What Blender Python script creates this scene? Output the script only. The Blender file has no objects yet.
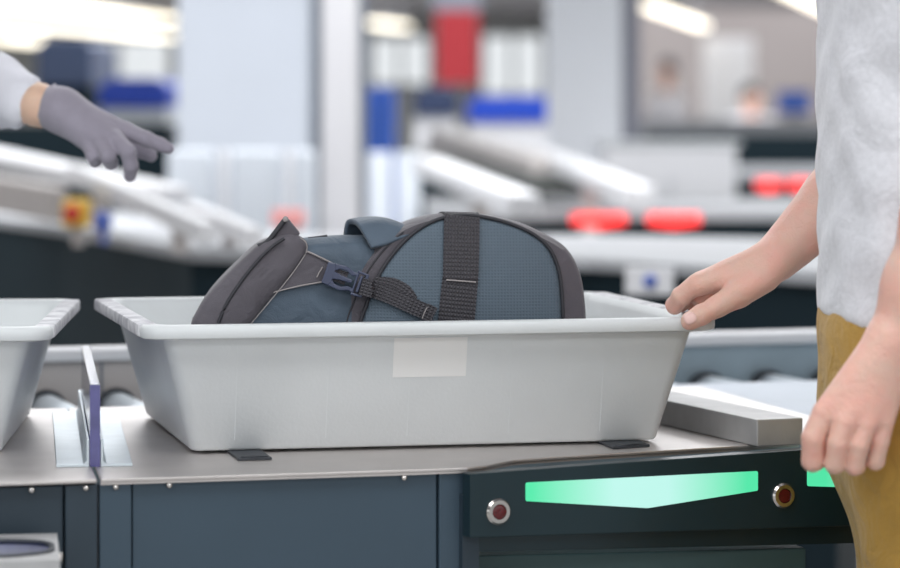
import bpy, bmesh, math, random
import numpy as np
from mathutils import Vector, Matrix
random.seed(7)
C = bpy.context.scene.collection
F = 3000.0; CX = 450.0; HY = 115.0; CZ = 1.235     # focal length (px), principal column, horizon row, eye height
ZC = 0.85                                           # counter height

# ------------------------------------------------------------------ survey helpers
def K(px, py, z):                                   # point of the horizontal plane z
    d = F*(CZ-z)/(py-HY); return Vector(((px-CX)/F*d, d, z))
def V(px, py, d):                                   # point at distance d
    return Vector(((px-CX)/F*d, d, CZ-(py-HY)/F*d))
def on_plane(px, py, o, ang):                       # point of the vertical plane through o, running at ang
    n = Vector((-math.sin(ang), math.cos(ang), 0)); r = Vector(((px-CX)/F, 1, -(py-HY)/F))
    c = Vector((0, 0, CZ)); t = (o-c).dot(n)/r.dot(n); return c+r*t

# ------------------------------------------------------------------ materials
def s2l(c): return tuple(((x/255)/12.92 if x/255 <= .04045 else ((x/255+.055)/1.055)**2.4) for x in c)+(1,)
MATS = {}
def mat(name, rgb, rough=.5, metal=0, bump=None, vary=None, sheen=0, sss=0, coat=0, emit=None, trans=0, spec=.5):
    """bump=(kind, scale, strength); vary=(scale, amount)"""
    m = bpy.data.materials.new(name); m.use_nodes = True; nt = m.node_tree; N = nt.nodes; L = nt.links
    b = N['Principled BSDF']
    col = s2l(rgb)
    b.inputs['Base Color'].default_value = col
    b.inputs['Roughness'].default_value = rough; b.inputs['Metallic'].default_value = metal
    b.inputs['Specular IOR Level'].default_value = spec
    if sheen: b.inputs['Sheen Weight'].default_value = sheen
    if coat: b.inputs['Coat Weight'].default_value = coat
    if trans: b.inputs['Transmission Weight'].default_value = trans
    if sss:
        b.inputs['Subsurface Weight'].default_value = sss
        b.inputs['Subsurface Radius'].default_value = (.012, .005, .003); b.inputs['Subsurface Scale'].default_value = 1.0
    if emit: b.inputs['Emission Color'].default_value = s2l(emit[0]); b.inputs['Emission Strength'].default_value = emit[1]
    tc = N.new('ShaderNodeTexCoord')
    if vary:
        n = N.new('ShaderNodeTexNoise'); n.inputs['Scale'].default_value = vary[0]; n.inputs['Detail'].default_value = 5
        L.new(tc.outputs['Object'], n.inputs['Vector'])
        mp = N.new('ShaderNodeMapRange'); mp.inputs['From Min'].default_value = .3; mp.inputs['From Max'].default_value = .7
        L.new(n.outputs['Fac'], mp.inputs['Value'])
        mx = N.new('ShaderNodeMix'); mx.data_type = 'RGBA'
        lo = tuple(max(0, c*(1-vary[1])) for c in col[:3])+(1,); hi = tuple(min(1, c*(1+vary[1])) for c in col[:3])+(1,)
        if len(vary) > 2: hi = s2l(vary[2])
        mx.inputs['A'].default_value = lo; mx.inputs['B'].default_value = hi
        L.new(mp.outputs['Result'], mx.inputs['Factor']); L.new(mx.outputs['Result'], b.inputs['Base Color'])
    if bump:
        kind, sc, st = bump
        if kind in ('noise', 'brushed', 'cloth', 'skin'):
            t = N.new('ShaderNodeTexNoise'); t.inputs['Scale'].default_value = sc; t.inputs['Detail'].default_value = 4
            src = tc.outputs['Object']
            if kind == 'brushed':
                mpg = N.new('ShaderNodeMapping'); mpg.inputs['Scale'].default_value = (1, 18, 1)
                mpg.inputs['Rotation'].default_value = (0, 0, -.28)
                L.new(src, mpg.inputs['Vector']); src = mpg.outputs['Vector']
            L.new(src, t.inputs['Vector']); h = t.outputs['Fac']
            if kind in ('cloth', 'skin'):
                t2 = N.new('ShaderNodeTexNoise'); t2.inputs['Scale'].default_value = 24 if kind == 'cloth' else 70; t2.inputs['Detail'].default_value = 3; t2.inputs['Distortion'].default_value = .8
                L.new(src, t2.inputs['Vector']); ml = N.new('ShaderNodeMath'); ml.operation = 'MULTIPLY_ADD'; ml.inputs[1].default_value = 9 if kind == 'cloth' else 2.2
                L.new(t2.outputs['Fac'], ml.inputs[0]); L.new(h, ml.inputs[2]); h = ml.outputs[0]
        elif kind == 'ripstop' or kind == 'webbing':
            uv = tc.outputs['UV']
            w1 = N.new('ShaderNodeTexWave'); w1.bands_direction = 'X'; w1.inputs['Scale'].default_value = sc
            w2 = N.new('ShaderNodeTexWave'); w2.bands_direction = 'Y'; w2.inputs['Scale'].default_value = sc*(1 if kind == 'ripstop' else .8)
            L.new(uv, w1.inputs['Vector']); L.new(uv, w2.inputs['Vector'])
            mm = N.new('ShaderNodeMath'); mm.operation = 'MULTIPLY' if kind == 'webbing' else 'MAXIMUM'
            L.new(w1.outputs['Fac'], mm.inputs[0]); L.new(w2.outputs['Fac'], mm.inputs[1]); h = mm.outputs[0]
            mx = N.new('ShaderNodeMix'); mx.data_type = 'RGBA'
            mx.inputs['A'].default_value = tuple(c*.62 for c in col[:3])+(1,); mx.inputs['B'].default_value = tuple(c*1.25 for c in col[:3])+(1,)
            if kind == 'ripstop':
                mx.inputs['A'].default_value = tuple(c*.9 for c in col[:3])+(1,); mx.inputs['B'].default_value = tuple(c*1.08 for c in col[:3])+(1,)
            L.new(h, mx.inputs['Factor']); L.new(mx.outputs['Result'], b.inputs['Base Color'])
        bp = N.new('ShaderNodeBump'); bp.inputs['Strength'].default_value = st; bp.inputs['Distance'].default_value = .002
        L.new(h, bp.inputs['Height']); L.new(bp.outputs['Normal'], b.inputs['Normal'])
    MATS[name] = m; return m

tray_m = mat('tray_plastic', (221, 225, 226), .42, vary=(9, .035), bump=('noise', 260, .12))
rimwear_m = mat('scuffed_plastic', (176, 176, 184), .6, vary=(38, .1, (236, 236, 238)), bump=('noise', 300, .3))
label_m = mat('paper_label', (240, 240, 238), .35)
steel_m = mat('brushed_steel', (205, 199, 196), .38, .78, bump=('brushed', 90, .10), vary=(14, .05))
steel2_m = mat('bar_steel', (186, 186, 186), .45, .35, bump=('brushed', 60, .1), vary=(25, .08))
brkt_m = mat('polished_bracket', (212, 222, 228), .36, .75, vary=(30, .05))
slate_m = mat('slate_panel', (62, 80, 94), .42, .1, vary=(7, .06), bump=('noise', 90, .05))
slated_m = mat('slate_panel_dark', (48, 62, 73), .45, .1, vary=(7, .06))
black_m = mat('black_panel', (24, 46, 53), .32, .1, vary=(6, .1))
green_box_m = mat('green_grey_panel', (58, 84, 86), .5)
rubber_m = mat('black_rubber', (52, 56, 62), .5)
chrome_m = mat('chrome', (225, 220, 215), .16, 1)
red_m = mat('red_lens', (88, 14, 20), .25, coat=.5, vary=(900, .6))
acryl_m = mat('acrylic_edge', (120, 125, 180), .12, trans=.85)
acryledge_m = mat('acrylic_cut_edge', (86, 84, 138), .2, coat=.6, vary=(30, .25))
bluef_m = mat('blue_ripstop', (86, 101, 114), .64, bump=('ripstop', 10, .35), sheen=.2)
bluep_m = mat('blue_nylon', (80, 95, 110), .62, bump=('cloth', 700, .3), sheen=.15, vary=(30, .08))
greyf_m = mat('charcoal_nylon', (90, 86, 93), .66, bump=('cloth', 800, .3), sheen=.2, vary=(24, .07))
greyd_m = mat('dark_charcoal_trim', (52, 52, 58), .6, bump=('noise', 800, .2))
web_m = mat('webbing', (72, 70, 76), .6, bump=('webbing', 10, .7))
stitch_m = mat('stitch_thread', (158, 152, 152), .7)
buckle_m = mat('buckle_plastic', (66, 73, 98), .3, coat=.2)
skin_m = mat('skin', (232, 194, 176), .48, sss=.3, bump=('skin', 420, .35), vary=(30, .05, (238, 182, 166)))
skin2_m = mat('skin_tan', (228, 192, 168), .5, sss=.2)
nail_m = mat('fingernail', (240, 200, 192), .25)
glove_m = mat('grey_glove', (156, 150, 163), .75, bump=('cloth', 900, .25), sheen=.3, vary=(40, .05))
shirt_m = mat('white_tshirt', (236, 236, 241), .85, bump=('cloth', 300, .22), sheen=.3, vary=(160, .06))
white_m = mat('white_cotton', (232, 232, 240), .8, bump=('noise', 60, .4))
must_m = mat('mustard_cotton', (190, 148, 66), .82, bump=('cloth', 500, .5), sheen=.2, vary=(12, .08))
shoe_m = mat('white_leather', (215, 215, 212), .5)
hairb_m = mat('brown_hair', (58, 42, 32), .6, bump=('noise', 300, .6))
hairk_m = mat('black_hair', (20, 20, 22), .6)
eye_m = mat('eye_white', (235, 235, 235), .3); lip_m = mat('lips', (178, 108, 98), .5); iris_m = mat('iris', (45, 32, 24), .3)
navy_m = mat('navy_cloth', (38, 52, 84), .7)
roller_m = mat('roller_steel', (214, 222, 228), .42, .6)
plate_m = mat('plate_steel', (196, 204, 214), .55, .1, vary=(5, .05))
rail_m = mat('powder_white', (225, 225, 228), .5)
panelb_m = mat('taupe_panel', (186, 180, 178), .5, vary=(6, .05))
panelc_m = mat('blue_grey_panel', (150, 166, 176), .45, .2, vary=(8, .12))
dark_m = mat('dark_skirt', (17, 35, 43), .75, spec=.25)
lanetop_m = mat('lane_top', (168, 170, 174), .6, 0)
pillar_m = mat('pillar_paint', (200, 206, 216), .6, vary=(3, .03))
pillar2_m = mat('pillar_profile', (212, 211, 214), .5)
pside_m = mat('pillar_side_grey', (112, 120, 132), .6)
wall_m = mat('wall_beige', (166, 158, 157), .8, vary=(.5, .08))
wallw_m = mat('wall_white', (214, 218, 220), .8)
ceil_m = mat('ceiling_grey', (150, 150, 156), .8, vary=(.6, .08))
floor_m = mat('floor_stone', (176, 174, 172), .4, vary=(2, .06))
bluebox_m = mat('blue_plastic', (8, 66, 190), .45)
blue2_m = mat('light_blue_panel', (60, 108, 208), .45)
redb_m = mat('red_fabric', (150, 28, 38), .7)
yel_m = mat('yellow_plastic', (238, 196, 70), .4); redbtn_m = mat('red_plastic', (205, 50, 34), .35)
bluebtn_m = mat('blue_button', (84, 108, 190), .35)
frost_m = mat('frosted_panel', (224, 230, 238), .4, trans=.06)
redlit_m = mat('red_display', (120, 10, 12), .3, emit=((255, 62, 60), 2.2))
pinklit_m = mat('pink_glow', (224, 160, 160), .4, emit=((240, 160, 156), .45))  # emissive pink imitating the faint glow of a red display
lampm = mat('lamp_diffuser', (255, 250, 235), .4, emit=((255, 246, 226), 3.0))
glass_m = bpy.data.materials.new('window_glass'); glass_m.use_nodes = True
g = glass_m.node_tree; gb = g.nodes['Principled BSDF']; gt = g.nodes.new('ShaderNodeBsdfTransparent'); gm = g.nodes.new('ShaderNodeMixShader')
gb.inputs['Roughness'].default_value = .05; gm.inputs[0].default_value = .08
g.links.new(gt.outputs[0], gm.inputs[1]); g.links.new(gb.outputs[0], gm.inputs[2]); g.links.new(gm.outputs[0], g.nodes['Material Output'].inputs[0])
# backlit display: brighter towards its lamp in the middle (object space)
grn_m = bpy.data.materials.new('green_display'); grn_m.use_nodes = True
g = grn_m.node_tree; gb = g.nodes['Principled BSDF']; tcn = g.nodes.new('ShaderNodeTexCoord'); sp = g.nodes.new('ShaderNodeSeparateXYZ')
mx1 = g.nodes.new('ShaderNodeMath'); mx1.operation = 'MULTIPLY'; mx1.inputs[1].default_value = 1/.135
ab = g.nodes.new('ShaderNodeMath'); ab.operation = 'ABSOLUTE'; rp = g.nodes.new('ShaderNodeValToRGB')
g.links.new(tcn.outputs['Object'], sp.inputs[0]); g.links.new(sp.outputs['X'], mx1.inputs[0]); g.links.new(mx1.outputs[0], ab.inputs[0]); g.links.new(ab.outputs[0], rp.inputs[0])
rp.color_ramp.elements[0].position = .25; rp.color_ramp.elements[0].color = s2l((190, 240, 232)); rp.color_ramp.elements[1].position = 1; rp.color_ramp.elements[1].color = s2l((80, 226, 165))
g.links.new(rp.outputs[0], gb.inputs['Emission Color']); gb.inputs['Emission Strength'].default_value = 1.0; gb.inputs['Base Color'].default_value = (.02, .1, .06, 1)

# ------------------------------------------------------------------ object helpers
def link(name, verts, faces, m, parent=None, smooth=True, origin=None, uvs=None, angle=None, sharp=None):
    vs = np.array([tuple(v) for v in verts], dtype=float)
    if parent is not None: org = Vector(WORLD[parent.name])
    elif origin is not None: org = Vector(origin)
    else:
        lo = vs.min(0); hi = vs.max(0); org = Vector(((lo[0]+hi[0])/2, (lo[1]+hi[1])/2, lo[2]))
    me = bpy.data.meshes.new(name); me.from_pydata([tuple(v) for v in (vs-np.array(org))], [], [tuple(int(i) for i in f) for f in faces]); me.update()
    bm = bmesh.new(); bm.from_mesh(me); bmesh.ops.recalc_face_normals(bm, faces=bm.faces); bm.to_mesh(me); bm.free()
    if uvs is not None:
        ul = me.uv_layers.new(name='UVMap')
        for lp in me.loops: ul.data[lp.index].uv = uvs[lp.vertex_index]
    o = bpy.data.objects.new(name, me); C.objects.link(o); me.materials.append(m)
    if smooth:
        for p in me.polygons: p.use_smooth = True
        if sharp: me.set_sharp_from_angle(angle=math.radians(sharp))
    if parent is not None:
        o.parent = parent; WORLD[o.name] = tuple(org)
    else: o.location = org; WORLD[o.name] = tuple(org)
    return o
WORLD = {}
def thing(name, label, cat, loc, group=None):
    o = bpy.data.objects.new(name, None); C.objects.link(o); o.location = loc; WORLD[o.name] = tuple(loc); o.empty_display_size = .05
    o['label'] = label; o['category'] = cat
    if group: o['group'] = group
    return o
def tag(o, label, cat, group=None):
    o['label'] = label; o['category'] = cat
    if group: o['group'] = group
    return o
def struct(o): o['kind'] = 'structure'; return o

class MB:                                           # collects shapes for ONE mesh
    def __init__(s): s.v = []; s.f = []; s.uv = []
    def add(s, v, f):
        n = len(s.v); s.v += [Vector(p) for p in v]; s.f += [tuple(i+n for i in q) for q in f]; return s
    def box(s, c, size, rz=0, bev=0, M=None):
        bm = bmesh.new(); bmesh.ops.create_cube(bm, size=1)
        bmesh.ops.scale(bm, vec=size, verts=bm.verts)
        if bev: bmesh.ops.bevel(bm, geom=bm.edges[:], offset=bev, segments=2, profile=.5, affect='EDGES')
        R = (M if M is not None else Matrix.Rotation(rz, 4, 'Z'))
        for v in bm.verts: v.co = Vector(c)+(R @ v.co)
        bm.verts.index_update(); s.add([v.co for v in bm.verts], [[v.index for v in f.verts] for f in bm.faces]); bm.free(); return s
    def prism(s, poly, vec, bev=0):                 # poly: world points, extruded by vec
        n = len(poly); bm = bmesh.new()
        a = [bm.verts.new(Vector(p)) for p in poly]; b = [bm.verts.new(Vector(p)+Vector(vec)) for p in poly]
        bm.faces.new(a); bm.faces.new(b[::-1])
        for i in range(n): bm.faces.new((a[i], b[i], b[(i+1) % n], a[(i+1) % n]))
        bmesh.ops.recalc_face_normals(bm, faces=bm.faces)
        if bev: bmesh.ops.bevel(bm, geom=bm.edges[:], offset=bev, segments=2, profile=.5, affect='EDGES')
        bm.verts.index_update(); s.add([v.co for v in bm.verts], [[v.index for v in f.verts] for f in bm.faces]); bm.free(); return s
    def tube(s, pts, r, seg=10, flat=1.0, up=None):
        pts = [Vector(p) for p in pts]; n = len(pts); rings = []
        rs = r if isinstance(r, (list, tuple)) else [r]*n
        for i, p in enumerate(pts):
            t = (pts[min(i+1, n-1)]-pts[max(i-1, 0)]).normalized()
            u0 = Vector(up) if up is not None else (Vector((0, 0, 1)) if abs(t.z) < .9 else Vector((1, 0, 0)))
            a = t.cross(u0).normalized(); b = a.cross(t).normalized()
            rings.append([p+a*rs[i]*math.cos(2*math.pi*k/seg)+b*rs[i]*flat*math.sin(2*math.pi*k/seg) for k in range(seg)])
        v = [q for R in rings for q in R]; f = []
        for i in range(n-1):
            for k in range(seg): f.append((i*seg+k, i*seg+(k+1) % seg, (i+1)*seg+(k+1) % seg, (i+1)*seg+k))
        f.append(tuple(range(seg))); f.append(tuple(range((n-1)*seg, n*seg))); return s.add(v, f)
    def lathe(s, c, axis, prof, seg=32):            # prof: (distance along axis, radius)
        ax = Vector(axis).normalized(); a = ax.cross(Vector((0, 0, 1)) if abs(ax.z) < .9 else Vector((1, 0, 0))).normalized(); b = ax.cross(a)
        v = [Vector(c)+ax*h+(a*math.cos(2*math.pi*k/seg)+b*math.sin(2*math.pi*k/seg))*r for h, r in prof for k in range(seg)]
        f = []
        for i in range(len(prof)-1):
            for k in range(seg): f.append((i*seg+k, i*seg+(k+1) % seg, (i+1)*seg+(k+1) % seg, (i+1)*seg+k))
        f.append(tuple(range(seg))); f.append(tuple(range((len(prof)-1)*seg, len(prof)*seg))); return s.add(v, f)
    def make(s, name, m, parent=None, **k): return link(name, s.v, s.f, m, parent, **k)

def catmull(pts, n, closed=False):
    pts = [Vector(p) for p in pts]; out = []; N = len(pts); segs = N if closed else N-1
    for i in range(segs):
        g = (lambda j: pts[j % N]) if closed else (lambda j: pts[max(0, min(N-1, j))])
        p0, p1, p2, p3 = g(i-1), g(i), g(i+1), g(i+2)
        for k in range(n):
            t = k/n; out.append(.5*((2*p1)+(p2-p0)*t+(2*p0-5*p1+4*p2-p3)*t*t+(-p0+3*p1-3*p2+p3)*t**3))
    if not closed: out.append(pts[-1])
    return out

# ------------------------------------------------------------------ signed distance modelling for bodies
def rcone(P, a, b, ra, rb):
    a = np.array(a); b = np.array(b); ba = b-a; l2 = ba@ba; t = np.clip(((P-a)@ba)/max(l2, 1e-9), 0, 1)
    d = P-(a+t[..., None]*ba); return np.sqrt((d*d).sum(-1))-(ra+(rb-ra)*t)
def ellip(P, c, r):
    q = (P-np.array(c))/np.array(r); k = np.sqrt((q*q).sum(-1)); return (k-1)*min(r)
def smin(a, b, k):
    h = np.clip(.5+.5*(b-a)/k, 0, 1); return b+(a-b)*h-k*h*(1-h)
def nets(prims, res, k, cuts=(), disp=None):
    """prims: ('c',a,b,ra,rb[,k]) or ('e',c,r[,k]) -> verts, faces by surface nets"""
    lo = np.full(3, 1e9); hi = -lo
    for p in prims:
        if p[0] == 'c':
            for q, r in ((p[1], p[3]), (p[2], p[4])): lo = np.minimum(lo, np.array(q)-r); hi = np.maximum(hi, np.array(q)+r)
        else: lo = np.minimum(lo, np.array(p[1])-np.array(p[2])); hi = np.maximum(hi, np.array(p[1])+np.array(p[2]))
    lo -= res*4+k*.3; hi += res*4+k*.3
    n = np.ceil((hi-lo)/res).astype(int)+1
    ax = [lo[i]+res*np.arange(n[i]) for i in range(3)]
    D = np.full(tuple(n), 9.0)
    for p in prims:                                 # each primitive is only evaluated round itself
        kk = p[5] if p[0] == 'c' and len(p) > 5 else (p[3] if p[0] == 'e' and len(p) > 3 else k)
        if p[0] == 'c':
            pl = np.minimum(np.array(p[1])-p[3], np.array(p[2])-p[4]); ph = np.maximum(np.array(p[1])+p[3], np.array(p[2])+p[4])
        else: pl = np.array(p[1])-np.array(p[2]); ph = np.array(p[1])+np.array(p[2])
        m = kk*1.2+res*4
        i0 = np.maximum(0, np.floor((pl-m-lo)/res).astype(int)); i1 = np.minimum(n, np.ceil((ph+m-lo)/res).astype(int)+1)
        sl = tuple(slice(i0[i], i1[i]) for i in range(3))
        P = np.stack(np.meshgrid(*[ax[i][i0[i]:i1[i]] for i in range(3)], indexing='ij'), -1)
        d = rcone(P, *p[1:5]) if p[0] == 'c' else ellip(P, p[1], p[2])
        D[sl] = smin(D[sl], d, kk)
    P = None
    if disp or cuts: P = np.stack(np.meshgrid(*ax, indexing='ij'), -1)
    if disp: D = D+disp(P)
    for cn, co in cuts: D = np.maximum(D, (P-np.array(co))@np.array(cn))
    S = D < 0
    cells = tuple(x-1 for x in n); acc = np.zeros(cells+(3,)); cnt = np.zeros(cells)
    idx = np.stack(np.meshgrid(*[np.arange(c) for c in cells], indexing='ij'), -1)
    corner = lambda A, o: A[o[0]:o[0]+cells[0], o[1]:o[1]+cells[1], o[2]:o[2]+cells[2]]
    for axn in range(3):
        oth = [i for i in range(3) if i != axn]
        for a_ in (0, 1):
            for b_ in (0, 1):
                o0 = [0, 0, 0]; o0[oth[0]] = a_; o0[oth[1]] = b_; o1 = list(o0); o1[axn] = 1
                d0 = corner(D, o0); d1 = corner(D, o1); m = (d0 < 0) != (d1 < 0)
                t = np.where(m, d0/np.where(m, d0-d1, 1), 0)
                acc += np.where(m[..., None], np.array(o0, float), 0); acc[..., axn] += t*m; cnt += m
    act = cnt > 0; vid = np.full(cells, -1); vid[act] = np.arange(act.sum())
    vs = lo+res*(idx[act]+acc[act]/cnt[act][:, None])
    fs = []
    for axn in range(3):
        oth = [i for i in range(3) if i != axn]
        sh = [slice(1, c) for c in cells]; sh[axn] = slice(0, cells[axn])
        e0 = S[tuple(slice(1, cells[i]) if i != axn else slice(0, cells[i]) for i in range(3))]
        e1 = S[tuple(slice(1, cells[i]) if i != axn else slice(1, cells[i]+1) for i in range(3))]
        w = np.argwhere(e0 != e1)
        for i in oth: w[:, i] += 1
        def cid(da, db):
            q = w.copy(); q[:, oth[0]] -= da; q[:, oth[1]] -= db; return vid[q[:, 0], q[:, 1], q[:, 2]]
        fs.append(np.stack([cid(0, 0), cid(1, 0), cid(1, 1), cid(0, 1)], 1))
    fs = np.concatenate(fs); fs = fs[(fs >= 0).all(1)]
    # light relaxation
    for _ in range(2):
        s = np.zeros_like(vs); c = np.zeros(len(vs))
        for i in range(4):
            j = (i+1) % 4; np.add.at(s, fs[:, i], vs[fs[:, j]]); np.add.at(s, fs[:, j], vs[fs[:, i]])
            np.add.at(c, fs[:, i], 1); np.add.at(c, fs[:, j], 1)
        vs = vs*.5+.5*s/c[:, None]
    return vs, fs
def merge(parts):
    v = []; f = []; n = 0
    for a, b in parts: v.append(a); f.append(b+n); n += len(a)
    return np.concatenate(v), np.concatenate(f)
def chain(nodes, k=None):                           # nodes: (point, radius)
    out = []
    for (a, ra), (b, rb) in zip(nodes[:-1], nodes[1:]): out.append(('c', tuple(a), tuple(b), ra, rb)+((k,) if k else ()))
    return out

# ------------------------------------------------------------------ security tray
def ringpts(w, d, r, z, seg=6):                     # rounded rectangle, front-left corner of the outer rim is the local origin
    x0, y0, x1, y1 = w[0], d[0], w[1], d[1]; out = []
    for cx, cy, a0 in ((x1-r, y0+r, -90), (x1-r, y1-r, 0), (x0+r, y1-r, 90), (x0+r, y0+r, 180)):
        for k in range(seg+1):
            a = math.radians(a0+90*k/seg); out.append(Vector((cx+r*math.cos(a), cy+r*math.sin(a), z)))
    return out
TW, TD, TH = .673, .535, .146
def tray_mesh():
    spec = [(.063, .053, .012, .0), (.060, .050, .015, .003), (.026, .0225, .018, .128), (.006, .006, .026, .130), (.001, .001, .028, .1315), (0, 0, .028, .135), (0, 0, .028, .142),
            (.002, .002, .028, .145), (.004, .004, .027, .146), (.019, .019, .02, .146), (.022, .022, .02, .144), (.026, .026, .022, .136), (.060, .055, .026, .012), (.068, .063, .024, .006)]
    b = MB(); rows = [ringpts((ix, TW-ix), (iy, TD-iy), r, z) for ix, iy, r, z in spec]; n = len(rows[0])
    v = [p for R in rows for p in R]; f = []
    for i in range(len(rows)-1):
        for k in range(n): f.append((i*n+k, i*n+(k+1) % n, (i+1)*n+(k+1) % n, (i+1)*n+k))
    f.append(tuple(range(n))[::-1]); f.append(tuple(range((len(rows)-1)*n, len(rows)*n)))
    b.add(v, f)
    return b
def make_tray(loc, ang, label, group, wear=True, sticker=True):
    t = thing('security_tray', label, 'tray', loc, group)
    t.rotation_euler = (0, 0, ang)
    b = tray_mesh(); o = link('tray_shell', b.v, b.f, tray_m, None, origin=(0, 0, 0), sharp=50); o.parent = t
    if wear:
        for s in (0, 1):                            # scuffed end grips on the short rims
            c = MB(); x0 = -.0012 if s == 0 else TW-.0185
            c.box((x0+.0097, TD/2, .1395), (.0225, TD-.06, .0150), bev=.003)
            w = link('rim_grip', c.v, c.f, rimwear_m, None, origin=(0, 0, 0), sharp=40); w.parent = t
            w['label'] = 'scuffed grip on the short rim'
    for x in (.11, .215, .31, .43, .54):            # shallow mould ribs of the front wall
        rb = MB(); z0, z1 = .012, .122; y = lambda z: .050-(z-.003)/.125*.0275-.0003
        rb.prism([(x-.0005, y(z0), z0), (x+.0005, y(z0), z0), (x+.0005, y(z1), z1), (x-.0005, y(z1), z1)], (0, .002, 0))
        w = link('mould_rib', rb.v, rb.f, tray_m, None, origin=(0, 0, 0), smooth=False); w.parent = t
    if sticker:
        c = MB(); z0, z1 = .081, .1265; y = lambda z: .050-(z-.003)/.125*.0275-.0006
        c.prism([(.290, y(z0), z0), (.376, y(z0), z0), (.376, y(z1), z1), (.290, y(z1), z1)], (0, .001, 0))
        w = link('adhesive_label', c.v, c.f, label_m, None, origin=(0, 0, 0), smooth=False); w.parent = t; w['label'] = 'blank white adhesive label'
    return t
STRIP = .003
FLp = K(143, 327, ZC+STRIP+TH); TA = math.radians(12.6)
u_ = Vector((math.cos(TA), math.sin(TA), 0)); v_ = Vector((-math.sin(TA), math.cos(TA), 0))
make_tray((FLp.x, FLp.y, ZC+STRIP+.0006), TA, 'large white plastic security tray with the grey backpack in it', 'white security trays')
FR2 = K(51, 328, ZC+TH); A2 = math.radians(3.6)
make_tray((FR2.x-TW*math.cos(A2), FR2.y-TW*math.sin(A2), ZC+.0004), A2, 'empty white plastic tray cut off by the left edge, left of the clear divider', 'white security trays', sticker=False)

# ------------------------------------------------------------------ counter
def edge(px, py): return K(px, py-(4.2 if py > 430 else 0), ZC)
A1 = [edge(-330, 500), edge(-100, 490.5), edge(97, 483.5)]
A2e = [edge(101, 483.3), edge(300, 477), edge(420, 473.2), edge(468, 471.4), edge(486, 469.6), edge(500, 466.6), edge(514, 464), edge(530, 462.6), edge(560, 460.5), edge(680, 453.5), edge(800, 446), edge(1000, 434)]
joint_b = edge(66, 408)
counter = thing('inspection_counter', 'stainless steel counter with slate front panels carrying the two white trays', 'counter', (0, 3.6, 0))
b = MB(); b.prism([*A1, joint_b, edge(-380, 414)], (0, 0, -.004), bev=.0012); b.make('worktop', steel_m, counter, smooth=False)
b = MB(); b.prism([*A2e, edge(1000, 412), edge(838, 423), edge(700, 386), edge(560, 391), edge(300, 401), joint_b+Vector((.003, 0, 0))], (0, 0, -.004), bev=.0012); b.make('worktop', steel_m, counter, smooth=False)
# folded lip below the front edge
b = MB(); pts = A2e[:-1]
for i in range(len(pts)-1):
    p, q = pts[i], pts[i+1]; d = (q-p).normalized(); nrm = Vector((-d.y, d.x, 0))
    b.prism([p+nrm*.0015+Vector((0, 0, -.003)), q+nrm*.0015+Vector((0, 0, -.003)), q+nrm*.0015+Vector((0, 0, -.0065)), p+nrm*.0015+Vector((0, 0, -.0065))], nrm*.004)
b.make('edge_fold', steel_m, counter, smooth=False)

def vpanel(name, m, p, q, z0, z1, th=.02, back=.006, parent=None, z0b=None, bev=.0012):
    """upright panel from p to q (its face), top z1, bottom z0 (z0b at the q end)"""
    d = (q-p); d.z = 0; d.normalize(); nrm = Vector((-d.y, d.x, 0)); z0b = z0 if z0b is None else z0b
    P = lambda w, z: Vector((w.x, w.y, z))+nrm*back
    b = MB(); b.prism([P(p, z0), P(q, z0b), P(q, z1), P(p, z1)], nrm*th, bev=bev); return b.make(name, m, parent, smooth=False)
def epx(px):                                        # point of the counter's front line at image column px
    L = A1+A2e
    for p, q in zip(L[:-1], L[1:]):
        a = CX+F*p.x/p.y; c = CX+F*q.x/q.y
        if a <= px <= c: t = (px-a)/(c-a); return p.lerp(q, t)
zt = ZC-.0065
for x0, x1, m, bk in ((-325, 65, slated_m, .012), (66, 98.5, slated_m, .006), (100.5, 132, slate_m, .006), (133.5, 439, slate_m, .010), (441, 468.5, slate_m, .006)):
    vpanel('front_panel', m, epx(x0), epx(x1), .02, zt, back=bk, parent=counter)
for px in (30, 85, 115, 168, 404):                  # screw heads under the edge
    p = epx(px); b = MB(); b.lathe((p.x, p.y+.007, ZC-.0095), (0, -1, 0), [(0, .0032), (.003, .0032), (.004, .002)], 16); b.make('screw', chrome_m, counter)
# black display fascia of the right half
fp0 = K(470, 471, ZC); fo = fp0+Vector((0, .012, 0)); FA = math.radians(24)
fc = lambda px, py: on_plane(px, py, fo, FA)
fn = Vector((-math.sin(FA), math.cos(FA), 0))
b = MB(); b.prism([fc(470, 538), fc(880, 525), fc(880, 444), fc(470, 474)], fn*.02, bev=.001); b.make('display_fascia', black_m, counter, smooth=False)
b = MB(); b.prism([fc(470, 532)+fn*.0205, fc(880, 519)+fn*.0205, fc(880, 545)+fn*.02, fc(470, 555)+fn*.02], fn*.02); b.make('recess_rail', black_m, counter, smooth=False)
b = MB(); o2 = fo+fn*.10; g2 = lambda px, py: on_plane(px, py, o2, math.radians(14))
pA = g2(470, 556); pB = g2(806, 548); b.prism([Vector((pA.x, pA.y, .02)), Vector((pB.x, pB.y, .02)), pB, pA], Vector((-.1, .4, 0)), bev=.002); b.make('lower_cabinet', green_box_m, counter, smooth=False)
b = MB(); pA = fo+fn*.02; pA.z = .02; dirA = Vector((math.cos(FA), math.sin(FA), 0)); b.prism([pA, pA+dirA*.02, pA+dirA*.02+Vector((0, 0, .8)), pA+Vector((0, 0, .8))], fn*.3); b.make('side_panel', slated_m, counter, smooth=False)
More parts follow.
